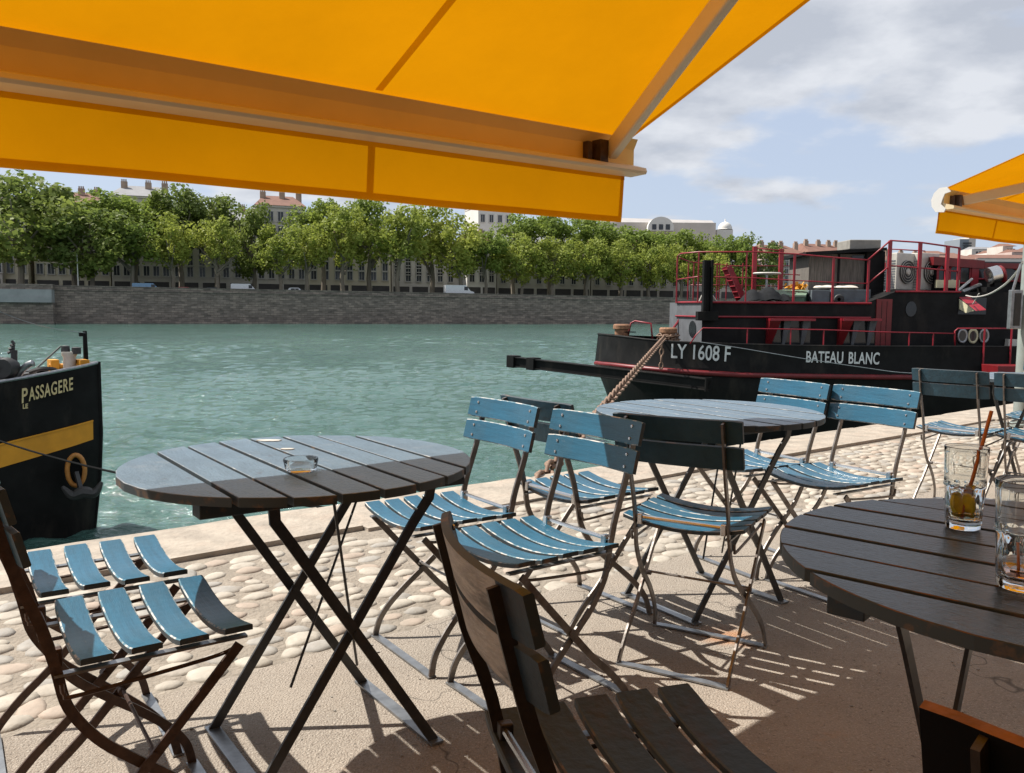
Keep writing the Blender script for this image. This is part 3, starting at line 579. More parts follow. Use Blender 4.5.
T_ = [ # px, top, bottom, width, inland offset, tone
 (20, 172, 262, 105, 7, 2, 'huge dark plane tree at the far left edge of the opposite bank'),
 (78, 188, 236, 92, 16, 1, 'tall plane tree behind the dark one at the left of the bank'),
 (92, 206, 276, 84, 6, 2, 'broad dark plane tree above the cream building'),
 (140, 196, 240, 70, 18, 1, 'taller back row plane tree below the slate dormers'),
 (133, 212, 268, 62, 7, 1, 'mid green plane tree between the broad dark one and the yellow green one'),
 (172, 216, 266, 46, 6, 0, 'yellow green plane tree above the blue and white van'),
 (182, 188, 250, 66, 20, 2, 'tall dark back row plane tree over the grey facade'),
 (218, 218, 262, 44, 6, 0, 'round light green plane tree left of the white van'),
 (215, 192, 240, 60, 22, 2, 'dark back row plane tree under the awning hem'),
 (252, 205, 276, 52, 14, 2, 'dark plane tree with thick trunk beside the white van'),
 (280, 226, 272, 44, 6, 0, 'small bright plane tree below the red tiled roof'),
 (308, 228, 268, 44, 6, 0, 'bright plane tree just right of the red tiled roof'),
 (322, 200, 250, 56, 20, 1, 'mid green back row plane tree right of the red tiled roof'),
 (345, 206, 264, 56, 8, 0, 'light green plane tree below the valance seam at left'),
 (372, 200, 262, 58, 14, 1, 'tall plane tree right below the valance seam'),
 (400, 208, 268, 54, 7, 0, 'light green plane tree in the middle of the bank, left one of three'),
 (430, 204, 262, 56, 15, 0, 'light green plane tree left of the white upper storeys'),
 (458, 218, 276, 56, 7, 0, 'light green plane tree over the bright cream house'),
 (484, 232, 274, 46, 7, 1, 'plane tree whose crown tops out under the white upper storeys'),
 (515, 214, 260, 52, 18, 1, 'darker back row plane tree right of the white upper storeys'),
 (520, 236, 282, 48, 7, 0, 'light green plane tree left of the valance end'),
 (550, 214, 262, 56, 18, 1, 'back row plane tree below the valance end, left of two'),
 (553, 238, 282, 46, 7, 0, 'yellowish front row plane tree below the valance end'),
 (585, 218, 266, 56, 18, 1, 'back row plane tree right below the valance corner'),
 (588, 240, 284, 46, 7, 0, 'light green front row plane tree above the barge bow tip'),
 (618, 226, 268, 54, 18, 1, 'back row plane tree left of the arched gable'),
 (620, 242, 284, 44, 7, 0, 'light green front row plane tree below the long hall'),
 (650, 230, 270, 50, 18, 1, 'back row plane tree right below the arched gable'),
 (650, 244, 286, 42, 7, 0, 'light green front row plane tree above the barge bollards'),
 (680, 232, 274, 48, 16, 1, 'plane tree left of the white dome'),
 (680, 246, 288, 40, 7, 0, 'light green plane tree behind the left end of the barge railing'),
 (708, 233, 278, 44, 14, 1, 'plane tree just below the white dome'),
 (712, 250, 290, 36, 7, 0, 'small plane tree behind the black mast post'),
 (734, 235, 284, 40, 12, 1, 'plane tree right of the white dome'),
 (756, 236, 290, 42, 9, 2, 'dark plane tree at the right end of the row'),
 (741, 252, 292, 30, 7, 1, 'low plane tree behind the red steps'),
]
for k, (px, a, b_, w_, of, mi, lb) in enumerate(T_): tree(px, a, b_, w_, of, mi, lb, k)
# vans and cars on the far street
def car_shape(root, L, H, W_, body, van):
    mb = MB(); h0 = .35
    prof = [(-L / 2, h0), (-L / 2, H * .95), (-L / 2 + .15, H), (L * .20, H), (L * .36, H * .58), (L * .48, H * .50), (L / 2, H * .35), (L / 2, h0)] if van else [(-L / 2, h0), (-L / 2, H * .58), (-L * .40, H * .66), (-L * .28, H), (L * .12, H), (L * .27, H * .66), (L * .47, H * .56), (L / 2, H * .4), (L / 2, h0)]
    nv = len(prof); vs = [V(x, -W_ / 2, z) for x, z in prof] + [V(x, W_ / 2, z) for x, z in prof]
    mb.add(vs, [tuple(range(nv)), tuple(range(2 * nv - 1, nv - 1, -1))] + [(i, i + nv, (i + 1) % nv + nv, (i + 1) % nv) for i in range(nv)]); mb.build('body', body, root, world=False)
    mb = MB()
    if van: mb.bx(L * .14, L * .27, -W_ / 2 - .01, W_ / 2 + .01, H * .62, H * .90)
    else: mb.bx(-L * .25, -L * .06, -W_ / 2 - .01, W_ / 2 + .01, H * .68, H * .93); mb.bx(-L * .04, L * .12, -W_ / 2 - .01, W_ / 2 + .01, H * .68, H * .93)
    mb.build('side_window', m_glassd, root, world=False)
    for sx_ in (-.32, .32):
        for sy in (-1, 1):
            mb = MB(); mb.lathe((L * sx_, sy * W_ / 2, .33), [(.0, -.1), (.33, -.1), (.33, .1), (.0, .1)], 14, M=Matrix.Rotation(R(90), 3, 'X')); mb.build('wheel', m_dark, root, world=False)
m_white = mat('white_car_paint', (.68, .69, .70), .35); m_redc = mat('red_car_paint', (.35, .05, .04), .35); m_bluec = mat('blue_car_paint', (.20, .34, .50), .35); m_darkc = mat('dark_car_paint', (.05, .055, .06), .35)
ang = math.atan2(EE.y, EE.x)
for (px, L, H, mt, van, nm, lb, ct) in [(148, 5.2, 2.1, m_bluec, True, 'parked_van', 'pale blue van parked behind the far parapet left of the red car', 'van'), (186, 4.2, 1.5, m_redc, False, 'parked_car', 'red car parked behind the far parapet', 'car'), (214, 4.2, 1.5, m_darkc, False, 'parked_car', 'dark car parked behind the parapet left of the white van', 'car'),
    (245, 5.2, 2.3, m_white, True, 'parked_van', 'white van parked behind the parapet below the light green tree', 'van'), (296, 4.2, 1.7, m_white, False, 'parked_car', 'white car parked behind the parapet right of the white van', 'car'), (459, 6.4, 2.8, m_white, True, 'parked_truck', 'white box truck parked left of the bright cream house', 'truck')]:
    s_ = fbpx(px, 3.5); root = empty(nm, FB(s_, 3.5, stz(s_)), lb, ct, rz=ang); car_shape(root, L, H, 1.9, mt, van)
root = empty('street_lamp', FB(fbpx(79, 2), 2, stz(0)), 'slim pale lamp post standing behind the far parapet at left', 'lamp post')
mb = MB(); mb.tube([(0, 0, 0), (0, 0, 7)], [.12, .07], 8); mb.build('pole', m_bw['white'], root, world=False); mb = MB(); mb.tube([(0, 0, 7), (0, -.3, 7.4), (0, -1.2, 7.5)], .05, 6); mb.build('arm', m_bw['white'], root, world=False); mb = MB(); mb.box((0, -1.4, 7.48), (.3, .7, .14)); mb.build('lamp_head', m_dark, root, world=False)
# ================================================================== barge moored ahead
YB = 18.0
BB = empty('barge', P(840, 345, 20.4) + V(0, 0, -2.3), 'black barge with red railings and white registration lettering moored across the water', 'barge')
dk = [(598.5, 334.5, 20.5), (604, 335, 20.0), (613, 336, 19.5), (628, 337.8, 19.05), (645, 340, 18.7), (662, 341.5, 18.42), (682, 342.8, 18.22), (710, 344, 18.08), (740, 345, 18.0), (800, 346.5, 18.0), (880, 347.3, 18.0), (960, 347.5, 18.0), (1100, 348, 18.0), (1500, 350, 18.0)]
rb = [(596, 363), (602, 363.8), (612, 364.8), (628, 366.6), (645, 368.3), (662, 370), (682, 371.5), (710, 373.2), (740, 374.8), (800, 376), (880, 377), (960, 377.5), (1100, 378), (1500, 380)]
D_ = [P(*q) for q in dk]; Rb = [P(a, b_, q[2] - .05) for (a, b_), q in zip(rb, dk)]
for i, q in enumerate(Rb): q.x = D_[i].x - (.06 if i < 2 else 0)
CY = 20.55
def lower(i, z, tuck):
    p = Rb[i]; f = tuck * (1.0 if i < 7 else .35); return V(p.x + tuck * 1.2 * max(0, (6 - i) / 6), min(CY, p.y + f * .6 if i else CY), z)
mb = MB(); vs = []; ns = len(D_); 
bulwark = .07
for i in range(ns):
    d, r_ = D_[i], Rb[i]
    ring = [d + V(.02, bulwark, 0), d, r_ + V(0, .06, .10), r_, lower(i, -1.0, .25), lower(i, -1.7, .7), lower(i, WZ - .5, 1.5)]
    vs += ring
fs = []; K = 7
for i in range(ns - 1):
    for k in range(K - 1): a = i * K + k; fs.append((a, a + K, a + K + 1, a + 1))
mb.add(vs, fs)
vs2 = [V(v.x, 2 * CY - v.y, v.z) for v in vs]; mb.add(vs2, [tuple(reversed(f)) for f in fs])
dk_v = [V(p.x + .05, p.y + .1, p.z - .25) for p in D_] + [V(p.x + .05, 2 * CY - p.y - .1, p.z - .25) for p in reversed(D_)]
mb.add(dk_v, [tuple(range(len(dk_v)))])
hull = mb.build('hull', m_black, BB, smooth='auto')
mb = MB(); mb.tube([q + V(0, -.03, 0) for q in Rb], .055, 8); mb.build('rubbing_strake', m_redp, BB, smooth=True)
mb = MB(); mb.tube([q + V(0, 0.03, .01) for q in D_], .03, 6); mb.build('gunwale', m_black, BB, smooth=True)
def hullY(x, z):
    xs = [q.x for q in D_]; y0 = interp(x, xs, [q.y for q in D_]); zt = interp(x, xs, [q.z for q in D_]); y1 = y0 + .01; zr = interp(x, xs, [q.z for q in Rb])
    return lerp(y0, y1, min(1, max(0, (zt - z) / (zt - zr))))
def text_mesh(s, mapf, name, mt, parent, thick=.0, space=1.0):
    cu = bpy.data.curves.new('lettering_curve', 'FONT'); cu.body = s; cu.size = 1; cu.space_character = space; cu.offset = thick
    to = bpy.data.objects.new('lettering_curve', cu); link(to); bpy.context.view_layer.update()
    me = bpy.data.meshes.new_from_object(to.evaluated_get(bpy.context.evaluated_depsgraph_get())); bpy.data.objects.remove(to)
    xs = [v.co.x for v in me.vertices]; ys = [v.co.y for v in me.vertices]; x0, x1, y0, y1 = min(xs), max(xs), 0, max(ys)
    off = parent.location + (parent.parent.location if parent.parent else V(0, 0, 0))
    for v in me.vertices: v.co = mapf((v.co.x - x0) / (x1 - x0), (v.co.y - y0) / (y1 - y0)) - off
    me.materials.clear(); me.materials.append(mt); me.name = name
    o = link(bpy.data.objects.new(name, me)); o.parent = parent; return o
def quadmap(tl, tr, bl, br_, surf):
    def f(u_, v_):
        px = lerp(lerp(bl[0], br_[0], u_), lerp(tl[0], tr[0], u_), v_); py = lerp(lerp(bl[1], br_[1], u_), lerp(tl[1], tr[1], u_), v_)
        Y = 18.0
        for _ in range(5): p = P(px, py, Y); Y = surf(p)
        return P(px, py, Y)
    return f
sf = lambda p: hullY(p.x, p.z) - .025
text_mesh('LY 1608 F', quadmap((671.5, 343.5), (731, 346.2), (671, 357.6), (730, 361.5), sf), 'registration_lettering', m_text, BB, .012)
text_mesh('BATEAU', quadmap((806.5, 351), (843.5, 351.7), (806, 362), (843, 363.1), sf), 'name_lettering', m_text, BB, .018, 1.05)
text_mesh('BLANC', quadmap((849, 351.8), (880, 352.4), (848.5, 363.3), (879, 364.2), sf), 'name_lettering', m_text, BB, .018, 1.05)
# deckhouse block lower + upper bulwark: one body, front chamfered
def pz(py, Y): return P(840, py, Y).z
YS = 18.75
zdeck = pz(349, YS); zmid = pz(317.5, YS); zup = pz(303, YS)
xA = P(676.5, 320, 20.1).x; xB = P(702, 320, YS).x; xE = P(1600, 320, YS).x; xU = P(871, 320, YS).x
mb = MB(); pts = [(xA, 20.1), (xB, YS), (xE, YS), (xE, 22.4), (xB, 22.4), (xA, 21.0)]
nv = len(pts); mb.add([V(x, y, zdeck - .2) for x, y in pts] + [V(x, y, zup) for x, y in pts], [tuple(range(nv - 1, -1, -1)), tuple(range(nv, 2 * nv))] + [(i, (i + 1) % nv, (i + 1) % nv + nv, i + nv) for i in range(nv)], [0, 0, 1, 0, 0, 0, 0, 1]); mb.build('deckhouse', [m_black2, m_greyp], BB)
# upper aft block
zaft = pz(291, YS)
mb = MB(); vs = [(xU - .3, zup - .02), (xU - .02, zup + .04), (xU + .55, zaft), (xE, zaft), (xE, zup - .02)]
nv = len(vs); mb.add([V(x, YS + .004, z) for x, z in vs] + [V(x, 22.3, z) for x, z in vs], [tuple(range(nv)), tuple(range(2 * nv - 1, nv - 1, -1))] + [(i, i + nv, (i + 1) % nv + nv, (i + 1) % nv) for i in range(nv)]); mb.build('aft_deckhouse', m_black2, BB)
# red trim lines
mb = MB(); ft = [V(xA - .02, 20.1, 0), V(xB - .02, YS - .03, 0), V(P(870, 320, YS).x, YS - .03, 0)]
mb.tube([p + V(0, 0, zmid) for p in ft], .022, 6); mb.build('trim_rail', m_red, BB)
mb = MB(); mb.tube([p + V(0, 0, zup) for p in ft], .026, 6); mb.tube([V(xU + .5, YS - .02, zaft), V(P(960, 300, YS).x, YS - .02, zaft)], .022, 6); mb.build('trim_rail', m_red, BB)
mb = MB(); q = P(676, 324, 20.1); mb.tube([P(672, 330, 20), P(678, 322, 20), P(680, 317.5, 20)], .03, 6); mb.build('red_bracket', m_red, BB)
# porthole in grey front face
fd = (Vector((xB, YS, 0)) - Vector((xA, 20.1, 0))).normalized(); fn = Vector((fd.y, -fd.x, 0)); 
def disc(mb, c, nrm, r, th, n=20, mi=0):
    z = nrm.normalized(); x = z.orthogonal().normalized(); y = z.cross(x); Mx = Matrix((x, y, z)).transposed(); mb.lathe(c, [(r, -th), (r, th)], n, mi, M=Mx)
c = Vector((xA, 20.1, 0)).lerp(Vector((xB, YS, 0)), .66); c.z = P(694, 329, 19.3).z
mb = MB(); disc(mb, c, fn, .19, .012); mb.build('porthole', m_glassd, BB)
# side openings: two red framed recesses with pale slanted braces
for k, (a, b_) in enumerate([(766.5, 811), (838, 876)]):
    y0, y1 = 320.5, 346.5
    A = P(a, y0, YS - .02); B = P(b_, y0, YS - .02); zb = P(a, y1, YS).z
    mb = MB(); mb.bx(A.x, B.x, YS - .008, YS + .1, zb, A.z); ro = mb.build('recess', m_glassd, BB)
    mb = MB(); mb.add([V(A.x, YS - .3, A.z), V(A.x + .24, YS - .3, A.z), V(A.x + .11, YS - .02, zb), V(A.x, YS - .02, zb), V(A.x, YS, A.z), V(A.x + .24, YS, A.z), V(A.x + .11, YS, zb), V(A.x, YS, zb)], [(0, 1, 2, 3), (4, 7, 6, 5), (0, 3, 7, 4), (1, 5, 6, 2), (0, 4, 5, 1), (3, 2, 6, 7)]); mb.build('side_panel', m_redp, ro)
    mb = MB(); mb.bx(A.x, B.x, YS - .32, YS, A.z, A.z + .05); mb.build('lintel', m_red, ro)
    for q_ in (.36, .78):
        xq = lerp(A.x, B.x, q_); mb = MB(); mb.add([V(xq, YS - .16, A.z), V(xq + .16, YS - .16, A.z), V(xq + .05, YS - .03, zb), V(xq, YS - .03, zb), V(xq, YS - .01, A.z), V(xq + .16, YS - .01, A.z), V(xq + .05, YS - .01, zb), V(xq, YS - .01, zb)], [(0, 1, 2, 3), (4, 7, 6, 5), (0, 3, 7, 4), (1, 5, 6, 2), (0, 4, 5, 1), (3, 2, 6, 7)]); mb.build('brace_plate', m_greyp, ro)
A = P(876.5, 299, YS); B = P(892, 299, YS); zb = P(876, 349, YS).z
mb = MB(); mb.bx(A.x, B.x, YS - .03, YS + .05, zb, A.z); dr_ = mb.build('door', m_redp, BB)
mb = MB(); [mb.bx(lerp(A.x, B.x, q_) - .004, lerp(A.x, B.x, q_) + .004, YS - .036, YS - .028, zb + .05, A.z - .05) for q_ in (.33, .66)]; mb.build('seam', m_black2, dr_)
mb = MB(); c = P(911, 309, YS - .01); Mx = Matrix.Rotation(R(90), 3, 'X'); mb.lathe(c, [(.12, -.01), (.12, .01)], 20, M=Mx @ Matrix.Scale(1.4, 3, (0, 1, 0))); mb.build('oval_window', m_glassd, BB)
for px, mt in [(962.5, m_galv), (973, m_cream), (984, m_galv)]:
    mb = MB(); c = P(px, 336, YS - .02); mb.lathe(c, [(.075, .0), (.1, .03), (.12, .0), (.1, -.03), (.075, 0)], 20, M=Mx @ Matrix.Scale(1.5, 3, (0, 1, 0))); pr_ = mb.build('porthole', mt, BB, smooth=True)
    mb = MB(); mb.lathe(c, [(.075, -.01), (.075, .01)], 16, M=Mx @ Matrix.Scale(1.5, 3, (0, 1, 0))); mb.build('pane', m_glassd, pr_)
# opening hatch with red and cream flap
A = P(959, 297.5, YS - .02); B = P(986, 314.5, YS - .02)
mb = MB(); mb.bx(A.x, B.x, YS - .012, YS + .1, B.z, A.z); hw = mb.build('hatch_opening', m_glassd, BB)
mb = MB(); a = P(959.5, 298, YS - .04); b_ = P(970, 297.5, YS - .04); c = P(986, 310, YS - .45); d = P(976, 311, YS - .45); mb.add([a, b_, c, d, a + V(0, .02, .02), b_ + V(0, .02, .02), c + V(0, .02, .02), d + V(0, .02, .02)], [(0, 1, 2, 3), (7, 6, 5, 4), (0, 4, 5, 1), (1, 5, 6, 2), (2, 6, 7, 3), (3, 7, 4, 0)]); mb.build('red_flap', m_red, hw)
mb = MB(); a = P(959.5, 299, YS - .05); b_ = P(959.5, 309, YS - .05); c = P(966, 313, YS - .2); d = P(975, 310.5, YS - .35); mb.add([a, b_, c, d, a + V(0, .02, 0), b_ + V(0, .02, 0), c + V(0, .02, 0), d + V(0, .02, 0)], [(0, 1, 2, 3), (7, 6, 5, 4), (0, 4, 5, 1), (1, 5, 6, 2), (2, 6, 7, 3), (3, 7, 4, 0)]); mb.build('cream_flap', m_cream, hw)
# black vertical beam standing at the front of the deckhouse
mb = MB(); a = P(704, 260, 18.6); b_ = P(713.5, 260, 18.6); zb = P(704, 306, 18.6).z
for (u0, u1, y0, y1) in ((0, .25, 0, .2), (.75, 1, 0, .2), (.25, .75, .08, .12)): mb.bx(lerp(a.x, b_.x, u0), lerp(a.x, b_.x, u1), 18.55 + y0, 18.55 + y1, zb - .25, a.z)
mb.bx(a.x - .12, b_.x + .12, 18.5, 18.76, zb - .32, zb - .12); mb.build('mast_beam', m_black, BB, bevel=.006)
# white A-brace by the beam
mb = MB(); mb.tube([P(699, 302, 18.9), P(706, 286, 18.9), P(717, 302, 18.9)], .018, 6); mb.build('white_brace', m_acw, BB)
# railings -----------------------------------------------------------
def rail(pts, r_=.022, name='railing_tube'):
    mb = MB(); mb.tube(pts, r_ * .78, 6); return mb.build(name, m_red, BB, smooth=True)
def post(px, y0, y1, Y, r_=.02, sq=0, name='railing_post'):
    mb = MB(); a = P(px, y0, Y); b_ = P(px, y1, Y); b_.x = a.x
    sq *= .82; r_ *= .8
    if sq: mb.bx(a.x - sq, a.x + sq, Y - sq, Y + sq, b_.z, a.z)
    else: mb.tube([b_, a], r_, 6)
    return mb.build(name, m_red, BB)
YR = 18.82
rail([P(678, 256, 20.0), P(681, 253.5, 19.7), P(699, 252, YR), P(755, 251.8, YR), P(795, 254, YR), P(834, 257.5, YR), P(868, 260, YR)], .024)
rail([P(677, 279.5, 20.0), P(699, 276.5, YR), P(755, 278, YR), P(795, 280.5, YR), P(834, 282.5, YR), P(868, 283.5, YR)], .018)
rail([P(868, 260, YR), P(890.5, 240.5, YR), P(921, 242.5, YR), P(960, 248, YR)], .026)
rail([P(868, 283.5, YR), P(890, 265.5, YR), P(921, 268, YR), P(960, 271.5, YR)], .022)
for px, y0, y1 in [(699, 252, 302), (747, 252, 302), (795, 254, 304), (834, 257, 306)]: post(px, y0, y1, YR, .022, .026 if px > 790 else 0)
post(677.5, 256, 302, 20.0, .025)
for px, y0, y1 in [(869, 260, 306), (890.5, 240.5, 292), (920.5, 243, 292), (948, 246, 292), (959.5, 248, 292)]: post(px, y0, y1, YR, sq=.04 if px not in (869, 959.5) else .025)
for px, y0, y1 in [(755, 246.5, 292), (781.5, 249, 292)]: post(px, y0, y1, 20.0, sq=.055)
YF = 22.4
rail([P(680, 258, 20.2), P(690, 262, YF), P(735, 266, YF), P(800, 266, YF)], .02)
rail([P(690, 285, YF), P(735, 285, YF), P(800, 287, YF)], .018)
for px in (688.5, 694, 717.5, 719.8, 727, 743): post(px, 263, 300, YF, .022)
rail([P(755, 248, 20.0), P(781.5, 250.5, 20.0)], .02); rail([P(755, 272, 20.0), P(781.5, 274, 20.0), P(800, 275, 20.0)], .016)
rail([P(890, 249, 20.5), P(925, 251, 20.5), P(925, 254, 20.5)], .02)
# companionway steps
mb = MB(); a = P(729, 266, 20.6); b_ = P(744, 300, 20.6)
for dy in (0, .5):
    mb.bar(a + V(0, dy, 0), b_ + V(0, dy, 0), .04, .12)
for k in range(6): p = a.lerp(b_, (k + .5) / 6); mb.bx(p.x - .07, p.x + .09, p.y, p.y + .5, p.z - .012, p.z + .012)
mb.build('steps', m_red, BB)
# side walkway rail
YW = 18.12
rail([P(690, 344, YW), P(696, 335, YW), P(703, 328, YW), P(750, 328.6, YW), P(824, 329.8, YW), P(880, 332, YW), P(955, 333.5, YW)], .018)
for px, y0 in [(747.5, 328.5), (791, 329), (824, 330), (909.5, 332.5), (933.5, 333)]: post(px, y0, 347.5, YW, .018)
rail([P(955, 347, YW), P(955, 331, YW), P(958, 328.5, YW), P(1016, 328.5, YW)], .022); rail([P(955, 346.8, YW), P(1016, 346.8, YW)], .012)
for px, y1 in [(985, 372), (1012, 374)]: post(px, 328.5, y1, YW - .15, .024)
A = P(982, 364, 17.9); B = P(1014, 373, 17.9); mb = MB(); mb.bx(A.x, B.x, 17.3, 17.93, B.z, A.z); mb.build('boarding_step', m_redp, BB, bevel=.01)
A = P(1005, 339, YS); mb = MB(); mb.bx(A.x, A.x + .2, YS - .14, YS, A.z - .5, A.z); mb.build('deck_switch_box', m_acw, BB)
# bow bollards and bow rail
for px, py, Y in [(621.5, 337, 19.6), (668, 341, 18.75)]:
    mb = MB(); b0 = P(px, py, Y); b0.z -= .1; mb.lathe(b0, [(.16, 0), (.16, .28), (.20, .29), (.20, .37), (.17, .40), (0, .40)], 18); mb.build('bollard', m_rust, BB, smooth='auto')
rail([P(628, 336, 19.9), P(631, 323, 19.9), P(635, 321, 19.9), P(651, 323.5, 19.6), P(652.5, 340, 19.6)], .028)
mb = MB(); q = P(628, 332, 19.55); mb.box(q, (.34, .2, .02)); mb.build('fairlead_plate', m_black, BB)
# aft long cabin
YC = 19.6
xa, xb = P(937, 270, YC).x, P(1500, 270, YC).x
def zc(py): return P(980, py, YC).z
mb = MB(); mb.bx(xa, P(974, 270, YC).x, YC, 22, zaft - .1, zc(262)); mb.bx(P(974, 270, YC).x + .004, xb, YC + .002, 22, zaft - .1, zc(265)); mb.build('cabin', [m_black2], BB)
mb = MB(); q0, q1, q2 = P(934, 256.5, YC - .1), P(985, 260.5, YC - .1), P(1500, 300, YC - .1)
for a, b_, hh in ((q0, q1, .19), (q1 + V(.005, 0, -.05), V(xb, YC - .1, q1.z - .22), .12)):
    mb.add([a, b_, b_ + V(0, 0, -hh), a + V(0, 0, -hh), a + V(0, 2.6, 0), b_ + V(0, 2.6, 0), b_ + V(0, 2.6, -hh), a + V(0, 2.6, -hh)], [(0, 3, 2, 1), (4, 5, 6, 7), (0, 1, 5, 4), (3, 7, 6, 2), (0, 4, 7, 3), (1, 2, 6, 5)])
mb.build('cabin_roof', m_redp, BB)
A = P(971, 262, YC); B = P(976.5, 289, YC); mb = MB(); mb.bx(A.x, B.x, YC - .06, YC, B.z, A.z); mb.build('pillar', m_red, BB)
for a, b_, y0, y1 in [(938, 944.5, 264.5, 283), (950, 959, 264, 283), (960, 969.5, 264, 283), (978, 988, 264.5, 279), (1001, 1018, 267, 281), (1020, 1040, 268, 282)]:
    A = P(a, y0, YC - .02); B = P(b_, y1, YC - .02); arc = [V(A.x, 0, B.z), V(B.x, 0, B.z)] + [V(lerp(B.x, A.x, k / 6), 0, A.z - .10 + .10 * math.sin(math.pi * k / 6)) for k in range(7)]
    nv = len(arc); mb = MB(); mb.add([V(p.x, YC - .015, p.z) for p in arc] + [V(p.x, YC + .05, p.z) for p in arc], [tuple(range(nv)), tuple(range(2 * nv - 1, nv - 1, -1))] + [(i, i + nv, (i + 1) % nv + nv, (i + 1) % nv) for i in range(nv)]); wn = mb.build('window', m_glassd, BB)
    mb = MB(); mb.tube([V(p.x, YC - .03, p.z) for p in arc] + [V(arc[0].x, YC - .03, arc[0].z)], .025, 5); mb.build('frame', m_red if a < 980 else m_redp, wn)
A = P(936, 272, YC - .04); B = P(958, 288, YC - .04); mb = MB(); mb.bx(A.x, B.x, YC - .1, YC - .02, B.z, lerp(A.z, B.z, .5)); mb.build('beige_panel', m_cream, BB)
c = P(997, 275, 19.1)
mb = MB(); mb.lathe(c + V(-.09, 0, 0), [(.14, -.12), (.19, -.10), (.19, .12), (.15, .12), (.13, -.1)], 24, M=Matrix.Rotation(R(75), 3, 'Y')); fnl = mb.build('searchlight', m_steel, BB, smooth='auto')
mb = MB(); mb.lathe(c + V(.02, -.02, 0), [(0, .02), (.16, .02), (.2, .05), (.2, .08), (0, .08)], 24, M=Matrix.Rotation(R(75), 3, 'Y')); mb.build('red_face', m_redp, fnl)
mb = MB(); mb.bx(c.x - .07, c.x + .12, 19.05, 19.35, zaft, c.z - .15); mb.bx(c.x - .3, c.x + .5, 18.95, 19.5, zaft, zaft + .12); mb.build('searchlight_stand', m_black2, BB)
mb = MB(); mb.tube([P(958, 291, 18.9), P(972, 279, 19.2)], .03, 6); mb.tube([P(962, 292, 18.9), P(980, 285, 19.3)], .05, 6); mb.build('grey_pipe', m_galv, BB)
# thin cable drooping over the hull
mb = MB(); mb.tube(spline([P(700, 342, 17.95), P(740, 348, 17.9), P(800, 358, 17.85), P(860, 367, 17.8), P(910, 373, 17.7), P(980, 372, 17.6)], 6), .008, 5); tag(mb.build('steel_cable', m_galv), 'thin grey cable drooping across the black hull below the name lettering', 'cable')
# long black beam lying off the bow
a, b_ = P(512, 361.2, 21.2), P(709, 384.5, 17.25)
mb = MB(); t_ = (b_ - a).normalized(); mb.bar(a, b_, .12, .19); mb.bar(a + V(0, 0, .11), b_ + V(0, 0, .11), .22, .025); mb.bar(a - V(0, 0, .11), b_ - V(0, 0, .11), .22, .025); mb.bar(a, b_, .02, .22)
bm = mb.build('mooring_boom', m_black, bevel=.004); tag(bm, 'long black steel beam sticking out from beside the barge bow above the water', 'boom')
for q in (0.01, .13): p = a.lerp(b_, q); mb = MB(); mb.bar(p - t_ * .12, p + t_ * .12, .27, .30); pl = mb.build('clamp', m_black, bm, world=False)
mb = MB(); mb.bar(b_ - t_ * .03, b_, .24, .28); mb.build('end_plate', m_black, bm, world=False)
# mooring chain: from bow bollard down to the quay edge
def chain(p0, p1, sag, pitch, r_, name, lb, wrap=None, double=0.0):
    mb = MB(); n_ = int((p1 - p0).length / pitch)
    for i in list(range(n_)) + ['x%d' % j for j in range(int(n_ * double))]:
        sec = isinstance(i, str); i = int(i[1:]) if sec else i
        t0 = i / n_; t1 = (i + 1) / n_
        a = p0.lerp(p1, t0) + V(0, 0, -sag * 4 * t0 * (1 - t0)); b_ = p0.lerp(p1, t1) + V(0, 0, -sag * 4 * t1 * (1 - t1)); d = (b_ - a).normalized(); s_ = d.cross(V(0, 0, 1)).normalized(); u_ = s_ if i % 2 else s_.cross(d); c = (a + b_) / 2; L = pitch * .62; W_ = pitch * .33
        if sec: c = c + s_ * .09 * min(1, (double * n_ - i) / 6) + V(0, 0, .03 * math.sin(i * .9))
        if double: k_ = 1.0 if i > double * n_ else 1.25; L *= k_ ** .3; W_ *= k_
        lp = [c + d * (L * math.cos(q)) + u_ * (W_ * math.sin(q)) for q in [2 * math.pi * k / 10 for k in range(11)]]; mb.tube(lp, r_, 5, cap=False)
    if wrap: 
        for c, rad in wrap:
            for k in range(16):
                an = k * math.pi / 8; p = c + V(math.cos(an) * rad, math.sin(an) * rad, rr.uniform(-.02, .02)); q = V(-math.sin(an), math.cos(an), 0); u_ = V(0, 0, 1) if k % 2 else V(math.cos(an), math.sin(an), 0)
                mb.tube([p + q * (.085 * math.cos(z)) + u_ * (.05 * math.sin(z)) for z in [2 * math.pi * j / 8 for j in range(9)]], r_, 5, cap=False)
    o = mb.build(name, m_ropem, smooth=True); return tag(o, lb, 'chain')
rr = random.Random(2)
bz = P(668, 336, 18.75); g1 = G(537, 476, 0.0) + NN * .0; g1.z = -.05
chain(P(664, 338, 18.5), g1, .0, .17, .015, 'mooring_chain', 'rusty chain running from the bow bollard down to the quay edge', wrap=[(bz, .21), (bz + V(0, 0, -.09), .22)], double=.001)
chain(P(662, 342, 18.3), P(661, 369, 18.2), .0, .12, .02, 'loose_chain', 'short rusty chain end hanging down the hull left of the registration lettering')
